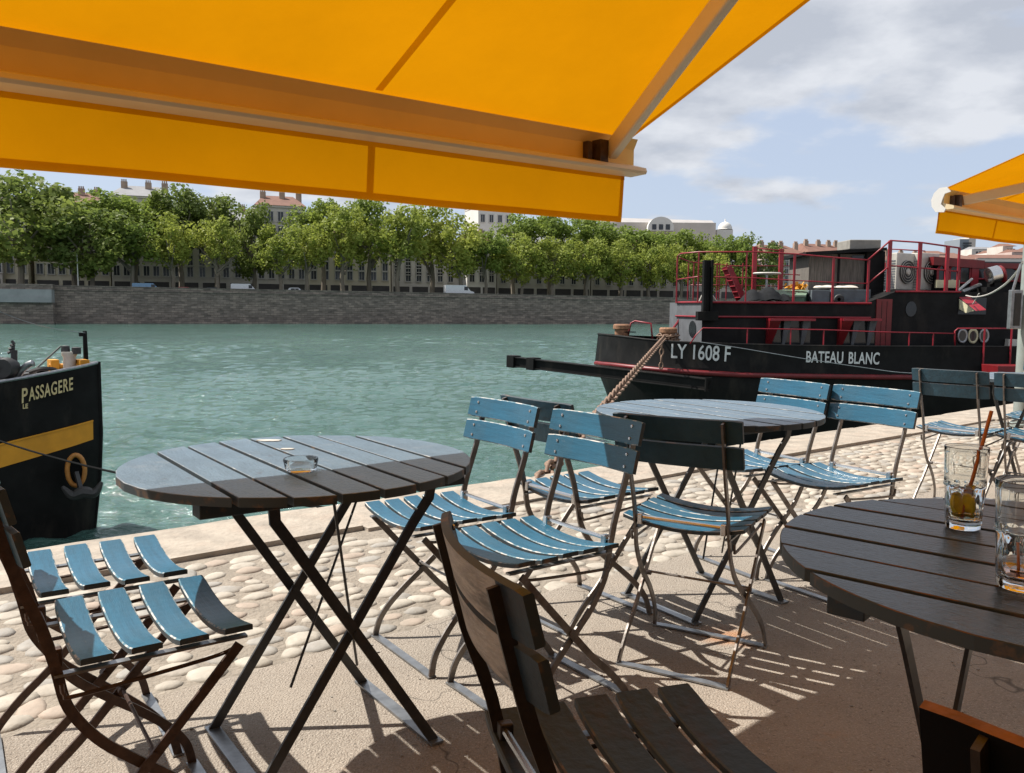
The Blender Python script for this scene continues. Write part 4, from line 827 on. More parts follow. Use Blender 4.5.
# things on deck ------------------------------------------------------
def pbx(mb, a, b_, y0, y1, Y, dep, mi=0):
    A = P(a, y0, Y); B = P(b_, y1, Y); mb.bx(A.x, P(b_, y0, Y).x, Y, Y + dep, B.z, A.z, mi)
for k, (pxl, lb, Y) in enumerate([(905, 'left one of the two white air conditioning units on the barge roof', 19.6), (929, 'right one of the two white air conditioning units on the barge roof', 19.75)]):
    b0 = P(pxl, 290, Y); b0.z = zaft; root = empty('air_conditioning_unit', b0, lb, 'air conditioner', 'air conditioning units on the barge', rz=R(30))
    H = P(pxl, 253, Y).z - zaft
    mb = MB(); mb.box((0.03, .16, H / 2 + .03), (.68, .28, H - .06)); mb.build('casing', m_acw, root, world=False, bevel=.015)
    mb = MB(); mb.lathe((.05, .0, H * .52), [(0, 0), (.27, 0), (.27, .02), (0, .02)], 28, M=Matrix.Rotation(R(90), 3, 'X')); gr = mb.build('fan_grille', m_dark, root, world=False)
    mb = MB()
    for rad in (.08, .14, .20, .26): mb.tube([(.05 + rad * math.cos(q), -.028, H * .52 + rad * math.sin(q)) for q in [2 * math.pi * j / 24 for j in range(25)]], .006, 4, cap=False)
    mb.build('grille_rings', m_acw, gr, world=False)
    mb = MB(); mb.lathe((.05, -.03, H * .52), [(0, 0), (.07, 0), (.06, .02), (0, .025)], 16, M=Matrix.Rotation(R(90), 3, 'X')); mb.build('fan_hub', m_acw, gr, world=False)
    mb = MB(); [mb.box((-.314, .16, .12 + j * .06), (.008, .20, .03)) for j in range(int((H - .2) / .06))]; mb.build('side_louvre', m_galv, root, world=False)
    for sx_ in (-.24, .28): mb = MB(); mb.box((sx_, .16, .015), (.06, .34, .03)); mb.build('foot', m_dark, root, world=False)
# wood shed
root = empty('deck_shed', P(838, 303, 20.4), 'grey plank shed with a dark sloping roof slab on the barge deck', 'shed')
mb = MB(); pbx(mb, 809.5, 838.5, 254, 305, 20.0, 1.4); pbx(mb, 840.5, 866.5, 254, 305, 20.0, 1.4); mb.build('plank_wall', m_planks, root)
mb = MB(); pbx(mb, 838.5, 840.5, 254, 305, 19.97, .1); pbx(mb, 867, 885.5, 251, 305, 19.9, 1.7); mb.build('black_end_box', m_black2, root)
mb = MB(); a, b_ = P(806, 255, 19.7), P(887, 250.5, 19.7); mb.add([a, b_, b_ + V(0, 2.1, 0), a + V(0, 2.1, 0), a + V(0, 0, .07), b_ + V(0, 0, .07), b_ + V(0, 2.1, .07), a + V(0, 2.1, .07)], [(3, 2, 1, 0), (4, 5, 6, 7), (0, 1, 5, 4), (1, 2, 6, 5), (2, 3, 7, 6), (3, 0, 4, 7)]); mb.build('roof_slab', m_black2, root)
mb = MB(); pbx(mb, 852, 874, 255.5, 258.5, 19.98, .02); mb.build('window_strip', m_glassd, root)
mb = MB(); a = P(850, 239.5, 20.1); b_ = P(881, 249.5, 20.1); mb.bx(a.x, b_.x, 20.1, 20.9, b_.z, a.z); tag(mb.build('cement_box', m_cement, bevel=.02), 'pale grey cement box on top of the shed roof', 'box')
# deck table
tp = P(767, 273.5, 19.5); zdk = zup; root = empty('deck_table', V(tp.x, tp.y, zdk), 'small round table on one slim post on the barge deck', 'table')
mb = MB(); mb.lathe((0, 0, tp.z - zdk), [(0, -.02), (.30, -.02), (.32, 0), (.30, .02), (0, .02)], 24); mb.build('table_top', m_acw, root, world=False, smooth='auto'); mb = MB(); mb.tube([(0, 0, 0), (0, 0, tp.z - zdk - .02)], .025, 8); mb.build('post', m_galv, root, world=False); mb = MB(); mb.lathe((0, 0, 0), [(.22, 0), (.2, .03), (.03, .07), (0, .07)], 20); mb.build('base', m_dark, root, world=False)
# tarpaulin heap
mb = MB(); r2 = random.Random(4); c = P(765, 300, 19.25); vs = []; fs = []; nx, ny = 14, 7
for i in range(nx):
    for j in range(ny):
        x = (i / (nx - 1) - .5) * 1.05; y = (j / (ny - 1) - .5) * .9; h = max(0, (1 - (x / .53) ** 2) * (1 - (y / .46) ** 2)); vs.append(V(c.x + x, c.y + y, zdk + .34 * h ** .5 * (.6 + .5 * abs(math.sin(x * 7 + 1))) + r2.uniform(-.02, .02) * (h > 0)))
for i in range(nx - 1):
    for j in range(ny - 1): a = i * ny + j; fs.append((a, a + ny, a + ny + 1, a + 1))
mb.add(vs, fs); tag(mb.build('tarpaulin', m_tarp, smooth=True), 'dark crumpled tarpaulin heap at the foot of the small round deck table', 'tarpaulin')
# green locker with sloping lid
root = empty('green_locker', V(P(795, 300, 19.2).x, 19.2, zdk), 'green box with sloping lid on the barge deck behind the railing', 'locker')
a, b_ = P(779, 303, 19.1), P(804, 303, 19.1); zt = P(790, 290.5, 19.1).z; zs = P(790, 296, 19.1).z
mb = MB(); mb.add([V(a.x, 19.1, zdk), V(b_.x, 19.1, zdk), V(b_.x, 19.1, zs), V(a.x, 19.1, zs), V(a.x + .1, 19.7, zdk), V(b_.x + .3, 19.7, zdk), V(b_.x + .3, 19.7, zt), V(a.x + .1, 19.7, zt)], [(0, 1, 2, 3), (7, 6, 5, 4), (0, 3, 7, 4), (1, 5, 6, 2), (3, 2, 6, 7)]); mb.build('box', m_greenp, root)
mb = MB(); mb.add([V(a.x - .02, 19.07, zs + .02), V(b_.x + .02, 19.07, zs + .02), V(b_.x + .32, 19.72, zt + .03), V(a.x + .08, 19.72, zt + .03), V(a.x - .02, 19.07, zs - .02), V(b_.x + .02, 19.07, zs - .02), V(b_.x + .32, 19.72, zt - .01), V(a.x + .08, 19.72, zt - .01)], [(0, 1, 2, 3), (7, 6, 5, 4), (0, 4, 5, 1), (1, 5, 6, 2), (2, 6, 7, 3), (3, 7, 4, 0)]); mb.build('lid', mat('pale_green_lid', (.16, .24, .17), .5), root)
mb = MB(); r2 = random.Random(8); c = P(796, 287, 19.5)
for k in range(60):
    p = c + V(r2.gauss(0, .10), r2.gauss(0, .07), abs(r2.gauss(0, .05)) - .03); n_ = V(r2.gauss(0, 1), r2.gauss(0, 1), r2.gauss(0, 1)).normalized(); a = n_.orthogonal() * .045; q = n_.cross(a); mb.add([p + a, p + q, p - a, p - q], [(0, 1, 2, 3)])
tag(mb.build('flower_bunch', m_yel), 'small yellow bunch of flowers on the green box lid', 'flowers')
# grey locker, cushions
root = empty('grey_locker', V(P(843, 300, 19.2).x, 19.2, zdk), 'long blue grey deck locker in front of the plank shed', 'locker')
mb = MB(); pbx(mb, 812, 830, 290, 304, 19.25, .6); pbx(mb, 831, 871, 289.5, 304.5, 19.25, .6); mb.build('box', m_bluegrey, root, bevel=.01)
mb = MB(); c = P(839, 299.5, 19.2); mb.lathe(c, [(.04, 0), (.09, .02), (.12, 0), (.09, -.02), (.04, 0)], 18, M=Matrix.Rotation(R(90), 3, 'X')); mb.build('round_valve', m_dark, root, smooth=True)
for (a, b_, lb) in [(816, 834, 'left pale cushion lying on the grey deck locker'), (835, 857, 'right pale cushion lying on the grey deck locker')]:
    A, B = P(a, 286, 19.5), P(b_, 286, 19.5); W_ = B.x - A.x; mb = MB(); vs = []; fs = []; nx = 10; ny = 6; zt = P(840, 289.7, 19.4).z
    for sg in (1, -1):
        base = len(vs)
        for i in range(nx + 1):
            for j in range(ny + 1):
                u_, v_ = i / nx * 2 - 1, j / ny * 2 - 1; h = ((1 - u_ ** 4) * (1 - v_ ** 4)) ** .5; vs.append(V((A.x + B.x) / 2 + u_ * W_ / 2, 19.55 + v_ * .22, zt + .05 + sg * .05 * h + (.008 * math.sin(u_ * 5)) * h))
        for i in range(nx):
            for j in range(ny): q = base + i * (ny + 1) + j; f = (q, q + ny + 1, q + ny + 2, q + 1); fs.append(f if sg > 0 else tuple(reversed(f)))
    mb.add(vs, fs); tag(mb.build('cushion', m_fabricw, smooth=True), lb, 'cushion')
# ================================================================== Passagere bow at the left
BOW = P(96.5, 362.5, 11.8); WB = P(92, 526, 11.75)
def side(s_): return interp(s_, [0, .12, .3, .7, 1.25, 2, 3, 5, 8, 12, 34], [.03, .14, .24, .40, .58, .86, 1.2, 1.8, 2.3, 2.45, 2.45])
def sheer(s_): return BOW.z - .152 * min(s_, 6) + .012 * min(s_, 6) ** 2
SS = [0, .12, .3, .5, .7, 1.0, 1.25, 1.6, 2, 3, 5, 8, 12, 34]
def pside(s_, z, sg=-1):
    """near side (sg=-1) or far side (sg=1) of the bow at distance s_ behind the stem"""
    dep = (BOW.z - z); w_ = side(s_) * (1 - .03 * dep * max(0, 1 - s_ / 6)); rake = .11 * max(0, dep - .9) ** 1.5 * max(0, 1 - s_ / 2)
    p = BOW - U * (s_ + rake * .6) + NN * (w_ * sg); p.z = z; return p
root = empty('black_boat', V(BOW.x - 3, BOW.y - 3, WZ), 'black boat bow with a yellow stripe and cream lettering at the left edge', 'boat')
mb = MB(); vs = []; zl = [None, .35, .75, 1.1, 1.5, 1.9, 2.3, 2.9]; K = len(zl)
for sg in (-1, 1):
    vs = []
    for s_ in SS:
        zt = sheer(s_)
        for q in zl: vs.append(pside(s_, zt if q is None else BOW.z - .02 - q - .1 * min(s_, 2) * (q < 1), sg))
    fs = []
    for i in range(len(SS) - 1):
        for k in range(K - 1): a = i * K + k; fs.append((a, a + 1, a + K + 1, a + K) if sg < 0 else (a, a + K, a + K + 1, a + 1))
    mb.add(vs, fs)
# stem bar and deck
mb.tube([BOW + U * .02 + V(0, 0, .01), pside(0, BOW.z - 1, 0) + U * .02, pside(0, BOW.z - 1.6, 0) + U * .02, pside(0, BOW.z - 2.3, 0), pside(0, BOW.z - 2.9, 0)], .035, 8)
mb.build('hull', m_black, root, smooth='auto')
mb = MB(); near = [pside(s_, sheer(s_) - .22, -1) + NN * .05 for s_ in SS]; far = [pside(s_, sheer(s_) - .22, 1) - NN * .05 for s_ in SS]; mb.add(near + far[::-1], [tuple(range(2 * len(SS)))]); mb.build('deck', m_dark, root)
mb = MB(); mb.tube([pside(s_, sheer(s_), -1) for s_ in SS], .022, 6); mb.tube([pside(s_, sheer(s_), 1) for s_ in SS], .022, 6); mb.build('gunwale', m_galv, root)
mb = MB(); nsx = [.10 + i * .25 for i in range(28)]; vs = []
for s_ in nsx:
    z1 = BOW.z + (-.80 - .14 * min(s_, 6)); z0 = z1 - .25 - .03 * min(s_, 3); vs += [pside(s_, z1) - NN * .008, pside(s_, z0) - NN * .008]
mb.add(vs, [(2 * i, 2 * i + 1, 2 * i + 3, 2 * i + 2) for i in range(len(nsx) - 1)]); mb.build('yellow_stripe', m_yel, root)
mb = MB(); vs = []
mb.tube([pside(s_, BOW.z - .80 - .14 * min(s_, 6) + .01) - NN * .012 for s_ in nsx[:1] + nsx[1:]], .012, 5); mb.build('stripe_lip', m_yel, root)
def bowsurf(p):
    # depth at which the pixel ray meets the near side surface: search over s
    best = None; rel = p - Vector((0, 0, EYE)); k = rel.x / rel.y
    for i in range(200):
        s_ = i * .012; q = pside(s_, p.z); e = abs(q.x / q.y - k)
        if best is None or e < best[0]: best = (e, q.y)
    return best[1] - .03
def qm(tl, tr, bl, br_):
    c = {}
    def f(u_, v_):
        px = lerp(lerp(bl[0], br_[0], u_), lerp(tl[0], tr[0], u_), v_); py = lerp(lerp(bl[1], br_[1], u_), lerp(tl[1], tr[1], u_), v_); Y = 11.3
        for _ in range(3): Y = bowsurf(P(px, py, Y))
        return P(px, py, Y)
    return f
text_mesh('P', qm((22, 388.6), (27.8, 387.4), (21.8, 403), (27.5, 401.8)), 'name_initial', m_texty, root, .02)
text_mesh('ASSAGERE', qm((28.8, 387.6), (73, 377), (28.8, 401), (73, 389.5)), 'name_lettering', m_texty, root, .02, 1.12)
text_mesh('LE', qm((22.8, 404.2), (28, 403.4), (22.8, 408.8), (28, 408)), 'small_prefix_lettering', m_texty, root, .03)
# hawse hole ring and anchor
c = P(76, 470, 11.2); ndir = (V(0, 0, 0) - V(c.x, c.y, 0)).normalized()
sx_ = ndir.cross(V(0, 0, 1)).normalized()
mb = MB(); mb.tube([c + sx_ * (.105 * math.cos(q)) + V(0, 0, .21 * math.sin(q)) + ndir * .03 for q in [2 * math.pi * j / 24 for j in range(25)]], .032, 8, cap=False); mb.build('hawse_ring', m_ochre, root, smooth=True)
mb = MB(); mb.add([c + sx_ * (.10 * math.cos(q)) + V(0, 0, .20 * math.sin(q)) + ndir * .02 for q in [2 * math.pi * j / 16 for j in range(16)]], [tuple(range(16))]); mb.build('hawse_hole', m_cable, root)
mb = MB(); mb.bar(c + ndir * .05 + V(0, 0, -.02), c + ndir * .16 + V(.06, 0, -.26), .05, .05); a = c + ndir * .18 + V(.08, 0, -.27)
mb.tube(spline([a + sx_ * .24 + V(0, 0, .10), a + sx_ * .13 + V(0, 0, -.03), a, a - sx_ * .14 + V(0, 0, -.02), a - sx_ * .23 + V(0, 0, .12)], 5), [.02 + .06 * math.sin(math.pi * k / 20) for k in range(21)], 8); mb.build('anchor', m_dark, root, smooth='auto')
# jackstaff, windlass, gear
mb = MB(); q = P(86, 362, 11.9); q2 = P(85.5, 331, 11.9); mb.tube([q, V(q.x, q.y, q2.z)], [.035, .028], 8); mb.box((q.x - .03, q.y, q2.z - .05), (.09, .05, .05)); mb.build('bow_staff', m_black, root)
mb = MB(); q = P(69, 365, 11.7); q.z = sheer(.9) - .12
mb.box(q + V(-.22, 0, .14), (.1, .26, .3), rz=R(40)); mb.box(q + V(.16, 0.05, .14), (.12, .3, .3), rz=R(40)); mb.tube([q + V(-.24, -.06, .2), q + V(.18, .10, .2)], .04, 10); mb.build('windlass', m_yel, root)
mb = MB(); mb.lathe(q + V(0, .02, .12), [(.09, 0), (.08, .2), (.10, .24), (.10, .28), (0, .28)], 16); wk = mb.build('white_drum', m_acw, root, smooth='auto')
mb = MB(); mb.lathe(q + V(-.05, .02, .40), [(.03, -.03), (.06, 0), (.05, .08), (0, .09)], 12); mb.lathe(q + V(.1, .02, .40), [(.06, -.03), (.06, .06), (0, .07)], 12); mb.tube([q + V(-.10, 0, .48), q + V(-.5, -.3, .0)], .012, 5); mb.build('black_knob', m_dark, root)
mb = MB(); mb.add([pside(.35, sheer(.35) - .04, -1) + NN * .06, pside(1.05, sheer(1.05) - .04, -1) + NN * .06, pside(1.0, sheer(1.0) - .04, 1) - NN * .3, pside(.35, sheer(.35) - .04, 1) - NN * .05], [(0, 1, 2, 3)]); mb.build('foredeck_plate', mat('pink_grey_deck_paint', (.34, .27, .25), .7), root)
mb = MB(); mb.tube(spline([P(17, 378, 10.9), P(22, 370, 10.9), P(28, 365, 10.9), P(33, 363, 10.9)], 5), [.045] * 16, 8); mb.build('curved_grey_pipe', m_galv, root, smooth=True)
mb = MB(); b0 = P(13, 368, 10.9); mb.tube([b0 + V(0, 0, -.3), P(14, 350, 10.9)], .04, 7)
for k in range(4): mb.tube([P(8 + k * 1.3, 353 - k * 4, 10.9), P(14.5, 350 - k * 2, 10.9)], .02, 5)
mb.lathe(P(7, 368, 10.8), [(0, -.1), (.12, -.1), (.14, 0), (.12, .1), (0, .1)], 14, M=Matrix.Rotation(R(90), 3, 'X')); mb.lathe(P(0, 366, 10.8), [(0, -.1), (.10, -.1), (.12, 0), (.10, .1), (0, .1)], 14, M=Matrix.Rotation(R(90), 3, 'X'))
mb.bx(P(-8, 384, 10.9).x, P(16, 384, 10.9).x, 10.9, 11.4, P(5, 384, 10.9).z - .2, P(5, 375, 10.9).z); mb.tube(spline([P(30, 372, 11.2), P(40, 369, 11.2), P(52, 369, 11.3), P(58, 372, 11.4)], 4), .03, 6); mb.build('anchor_winch', m_dark, root, smooth='auto')
mb = MB(); p0, p1 = P(86, 333, 11.9), P(-60, 282, 9.0); mb.tube([p0.lerp(p1, k / 10) + V(0, 0, -.12 * math.sin(math.pi * k / 10)) for k in range(11)], .005, 5); tag(mb.build('stay_wire', m_galv), 'thin wire from the bow staff out of frame at left', 'wire')
mb = MB(); p0, p1 = P(-40, 427, 9.6), G(352, 505, 0.0) ; p1.z = -.04
mb.tube([p0.lerp(p1, k / 16) + V(0, 0, -.10 * math.sin(math.pi * k / 16)) for k in range(17)], .009, 6); tag(mb.build('mooring_line', m_cable), 'dark mooring line crossing the black boat towards the quay edge', 'rope')
# ================================================================== awnings
UA = U; TB = -NN                                    # TB: from the front bar back over the terrace
def awning(PR, s0, s1, zb, seams, label, vh, proj, cap_r, arms, slope, tilt=0.0):
    """PR: plan position of a front corner at s=0; zb: valance bottom height"""
    root = empty('awning', V(PR.x, PR.y, zb), label, 'awning', 'orange awnings over the terrace')
    def A(s_, t_, z): return V(PR.x, PR.y, 0) + UA * s_ + TB * t_ + V(0, 0, z + tilt * s_)
    zt = zb + vh; zf = zt + .115
    ct = math.tan(slope)
    sag = lambda s_, t_: -.018 * math.sin(math.pi * min(1, max(0, t_ / proj))) + .0035 * math.sin(s_ * 7.3 + t_ * 1.7) * min(1, max(0, t_) * 3) + .002 * math.sin(s_ * 17 - t_ * 2.3) * math.exp(-max(0, t_) * 3)
    # canopy
    mb = MB(); ns_, nt_ = 60, 14; vs = []; fs = []
    for i in range(ns_ + 1):
        for j in range(nt_ + 1):
            s_ = lerp(s0, s1, i / ns_); t_ = proj * (j / nt_); vs.append(A(s_, t_ - .02, zf + ct * t_ + sag(s_, t_)))
    for i in range(ns_):
        for j in range(nt_): a = i * (nt_ + 1) + j; fs.append((a, a + 1, a + nt_ + 2, a + nt_ + 1))
    mb.add(vs, fs); cn = mb.build('canopy', m_awn, root, smooth=True)
    for sm in seams:
        mb = MB(); vs = []
        for j in range(nt_ + 1): t_ = .02 + (proj - .02) * j / nt_; vs += [A(sm - .011, t_, zf + ct * (t_ + .02) + sag(sm, t_) - .004), A(sm + .011, t_, zf + ct * (t_ + .02) + sag(sm, t_) - .004)]
        mb.add(vs, [(2 * j, 2 * j + 1, 2 * j + 3, 2 * j + 2) for j in range(nt_)]); mb.build('seam', m_hem, cn)
    for e_, sg in ((s0, 1), (s1, -1)):
        mb = MB(); vs = []
        for j in range(nt_ + 1): t_ = proj * j / nt_; vs += [A(e_, t_, zf + ct * (t_ + .02) + sag(e_, t_) - .003), A(e_ + sg * .018, t_, zf + ct * (t_ + .02) + sag(e_, t_) - .003)]
        mb.add(vs, [(2 * j, 2 * j + 1, 2 * j + 3, 2 * j + 2) for j in range(nt_)]); mb.build('edge_hem', m_hem, cn)
    # valance, slightly wavy cloth
    mb = MB(); vs = []; fs = []; nz = 6; ns2 = 120
    wv = lambda s_, q: -.024 + .010 * math.sin(s_ * 4.1 + 1) * q + .005 * math.sin(s_ * 11) * q - .02 * q * q
    for i in range(ns2 + 1):
        s_ = lerp(s0, s1, i / ns2)
        for j in range(nz + 1): q = j / nz; vs.append(A(s_, wv(s_, q), zt + .04 * (1 - q) - vh * q))
    for i in range(ns2):
        for j in range(nz): a = i * (nz + 1) + j; fs.append((a, a + 1, a + nz + 2, a + nz + 1))
    mb.add(vs, fs); va = mb.build('valance', m_awn, root, smooth=True)
    def strip(s_a, s_b, q0, q1, n_, nm='hem'):
        mb = MB(); vs = []
        for i in range(n_ + 1): s_ = lerp(s_a, s_b, i / n_); vs += [A(s_, wv(s_, q0) + .003, zt + .04 * (1 - q0) - vh * q0), A(s_, wv(s_, q1) + .003, zt + .04 * (1 - q1) - vh * q1)]
        mb.add(vs, [(2 * i, 2 * i + 1, 2 * i + 3, 2 * i + 2) for i in range(n_)]); mb.build(nm, m_hem, va)
    strip(s0, s1, .90, 1.0, 120); strip(s0, s1, .10, .27, 120)
    for sm in seams: strip(sm - .011, sm + .011, .27, .90, 1, 'seam')
    strip(s0, s0 + .016, .13, .90, 1); strip(s1 - .016, s1, .13, .90, 1)
    # front bar: curved extrusion with a lip towards the terrace
    prof = [(-.018, 0.002), (-.021, .03), (-.024, .075), (-.018, .105), (-.003, .115), (.03, .118), (.02, .100), (.012, .085), (.012, .035), (.07, .018), (.075, .006), (.07, -.002), (-.0, -.004)]
    mb = MB(); nv = len(prof); vs = [A(s0 - .01, t_, zt + z) for t_, z in prof] + [A(s1 + .01, t_, zt + z) for t_, z in prof]
    mb.add(vs, [tuple(range(nv)), tuple(range(2 * nv - 1, nv - 1, -1))] + [(i, i + nv, (i + 1) % nv + nv, (i + 1) % nv) for i in range(nv)], [0, 0] + [1 if i in (4, 5, 6, 7) else 0 for i in range(nv)]); fb = mb.build('front_bar', [m_alu_tint, m_barw], root)
    if cap_r:
        for e_ in (s0, s1):
            pr_ = [(.02, -.02), (-.03, -.015), (-.055, .02), (-.06, .06), (-.045, .10), (-.015, .128), (.03, .13), (.055, .10), (.02, .09), (.008, .06), (.0, .03), (.03, .0)]
            sg = -1 if e_ == s0 else 1; mb = MB(); nv = len(pr_); vs = [A(e_ + sg * .012, t_, zt + z) for t_, z in pr_] + [A(e_ + sg * .022, t_, zt + z) for t_, z in pr_]
            mb.add(vs, [tuple(range(nv)), tuple(range(2 * nv - 1, nv - 1, -1))] + [(i, i + nv, (i + 1) % nv + nv, (i + 1) % nv) for i in range(nv)]); mb.build('end_cap', m_alu, root)
    # folding arms just under the cloth
    for (sa_, s_el, t_el, s_w) in arms:
        if isinstance(s_el, tuple):     # the arm is seen passing this pixel column: solve for the point just under the cloth
            Yb = min((k * .01 for k in range(100, 700)), key=lambda y: abs(P(s_el[0], s_el[1], y).z - (zf + ct * (P(s_el[0], s_el[1], y) - PR).dot(TB) - .10)) + (9 if (P(s_el[0], s_el[1], y) - PR).dot(TB) < .1 else 0))
            pp = P(s_el[0], s_el[1], Yb); s1_, t1_ = (pp - PR).dot(UA), (pp - PR).dot(TB); k_ = 1.3 / t1_; s_el, t_el = sa_ + (s1_ - sa_) * k_, t1_ * k_
        a = A(sa_, .045, zt + .062); e = A(s_el, t_el, zf + ct * t_el - .10); wl = A(s_w, proj, zf + ct * proj - .14)
        mb = MB(); mb.bar(a, e, .030, .062); am = mb.build('folding_arm', m_alu_tint, root, bevel=.006)
        mb = MB(); mb.bar(e, wl, .04, .07); mb.build('rear_arm', m_alu, root, bevel=.006)
        mb = MB(); mb.lathe(e, [(0, -.05), (.045, -.05), (.045, .05), (0, .05)], 16); mb.build('elbow', m_alu, root, smooth='auto')
        mb = MB(); mb.box(A(sa_ - .04, .03, zt + .055), (.035, .05, .075), rz=math.atan2(UA.y, UA.x)); mb.box(A(sa_ - .085, .02, zt + .055), (.02, .03, .06), rz=math.atan2(UA.y, UA.x)); mb.build('arm_bracket', m_rusty, root)
    mb = MB(); a, b_ = A(s0, proj + .05, zf + ct * proj + .0), A(s1, proj + .05, zf + ct * proj + .0); mb.bar(a, b_, .18, .16); mb.build('cassette', m_alu, root, bevel=.02)
    # two wall posts at the back that carry the cassette
    for s_ in (s0 + .3, s1 - .3):
        mb = MB(); q = A(s_, proj + .2, 0); mb.bx(q.x - .05, q.x + .05, q.y - .05, q.y + .05, 0, zf + ct * proj); mb.build('support_post', m_alu, root)
    return A
PR1 = P(628, 217, 2.925); PR1z = PR1.z
def at_s(px, PRp):     # s of pixel column on the front line
    k = (P(px, 200, 1.0)).x / 1.0; return (k * PRp.y - PRp.x) / (UA.x - k * UA.y)
ZB1 = 1.379; VH1 = .154
s_seam = at_s(376, PR1)
A1_ = awning(PR1, -5.6, 0.0, ZB1, [s_seam, s_seam - 1.2, s_seam - 2.4, s_seam - 3.6], 'large orange awning spreading over the near tables at upper left', VH1, 3.0, False, [(-.13, (725, 0), 1.25, -.5), (-4.6, -3.9, 1.25, -4.9)], R(22.6), .005)
PR2 = P(941, 233, 5.2); ZB2 = PR2.z
A2_ = awning(PR2, 0.0, 4.5, ZB2, [at_s(1002, PR2), at_s(1002, PR2) + 1.2], 'smaller orange awning with a white rounded end cap at the right edge', .142, 3.0, True, [(.16, 1.5, 1.2, .9), (4.2, 2.9, 1.2, 3.6)], R(20))
# unseen block behind the camera, added to cut sky light under the awning
m_sky_blocker = mat('sky_blocker_dark', (0.13, 0.115, 0.10), .7, var=.3, scale=3)
kq = PR1 + TB * 3.2; root = empty('sky_blocker', V(kq.x, kq.y, 0), 'unseen dark block behind the viewer, added to keep sky light off the terrace', 'sky_blocker')
mb = MB(); c = V(kq.x, kq.y, 0) - UA * .6 + TB * .9; mb.box(c + V(0, 0, 1.4), (11.5, 1.6, 2.8), rz=math.atan2(UA.y, UA.x)); mb.build('wall', m_sky_blocker, root)
mb = MB(); mb.box(c + V(0, 0, 2.86), (11.9, 2.0, .12), rz=math.atan2(UA.y, UA.x)); mb.build('roof', m_dark, root)
# post at the right edge with grey switch box and ropes
g = V(5.05, 8.0, 0); root = empty('steel_post', g, 'green grey steel post standing on the quay at the right edge', 'post')
xl = P(1018.5, 340, 8).x; r_ = .07; g.x = xl + r_
mb = MB(); mb.tube([V(g.x, 8, 0), V(g.x, 8, 1.72)], r_, 20); mb.build('shaft', m_postp, root, smooth='auto'); mb = MB(); mb.box((g.x, 8, .01), (.26, .26, .02)); mb.build('base_plate', m_postp, root)
mb = MB(); A = P(1008.5, 290, 7.99); B = P(1019, 329, 7.93); mb.bx(A.x, B.x + .02, 7.93, 7.99, B.z, A.z); sb = mb.build('switch_box', m_galv, root, bevel=.006)
mb = MB(); mb.bx(A.x + .03, B.x, 7.922, 7.931, B.z + .03, A.z - .03); mb.build('box_side_fins', m_dark, sb)
mb = MB(); mb.tube(spline([P(1013, 290, 7.95), P(1016, 280, 7.95), P(1021, 264, 7.95)], 5), .012, 6); mb.build('conduit', m_galv, root)
mb = MB(); mb.tube(spline([P(1023, 262, 8.0), P(1016, 273, 9.5), P(1003, 286, 12), P(988, 294.5, 15.5), P(975, 297, 17.5), P(966, 295.5, 18.5)], 6), .014, 6); mb.tube([P(979, 293.5, 17.3), P(976, 299, 17.6), P(973, 304, 17.8)], .012, 5); tag(mb.build('slack_rope', m_rope), 'slack grey rope hanging from the right hand post to the barge', 'rope')
# ================================================================== bistro chairs
PA = [(0, -.243, .768), (0, -.215, .66), (0, -.183, .54), (0, -.157, .43), (0, -.140, .355), (0, -.095, .285), (0, -.035, .23), (0, .035, .172), (0, .095, .115), (0, .135, .06), (0, .150, 0.004)]
PBr = [(0, .163, .412), (0, .085, .325), (0, .0, .232), (0, -.08, .145), (0, -.145, .085), (0, -.190, .035), (0, -.212, 0.004)]
def hwA(z): return interp(z, [0, .1, .2, .3, .43, .8], [.188, .178, .160, .148, .143, .143])
def slat_strip(mb, x0, x1, curve, frame_y, frame_z, wd, th, ch, n_=12, mi=(0, 1, 2)):
    """slat along x; curve(x) -> (y, z) centre; frame_y/frame_z: unit vectors (width dir, normal dir) in yz; mi: face, chamfer, back"""
    prof = [(-wd / 2, -th / 2), (-wd / 2, th / 2 - ch * .7), (-wd / 2 + ch, th / 2), (wd / 2 - ch, th / 2), (wd / 2, th / 2 - ch * .7), (wd / 2, -th / 2)]
    mis = [3, mi[1], mi[0], mi[1], 3, mi[2]]
    vs = []; fs = []; fm = []; K = 6
    for i in range(n_ + 1):
        f = i / n_; x = lerp(x0, x1, f); cy, cz = curve(x); e = 1.0
        if i == 0 or i == n_: e = .93
        for a, b_ in prof: vs.append((x, cy + frame_y[0] * a * e + frame_z[0] * b_, cz + frame_y[1] * a * e + frame_z[1] * b_))
    for i in range(n_):
        for k in range(K): a = i * K + k; b_ = i * K + (k + 1) % K; fs.append((a, b_, b_ + K, a + K)); fm.append(4 if (mi[2] == 4.5 and k == 5 and abs(lerp(x0, x1, (i + .5) / n_)) > .135) else int(mis[k] if mis[k] != 4.5 else 2))
    fs.append(tuple(range(K - 1, -1, -1))); fm.append(3); e = n_ * K; fs.append(tuple(e + k for k in range(K))); fm.append(3)
    mb.add(vs, fs, fm)
CG = 'folding bistro chairs with blue slats'
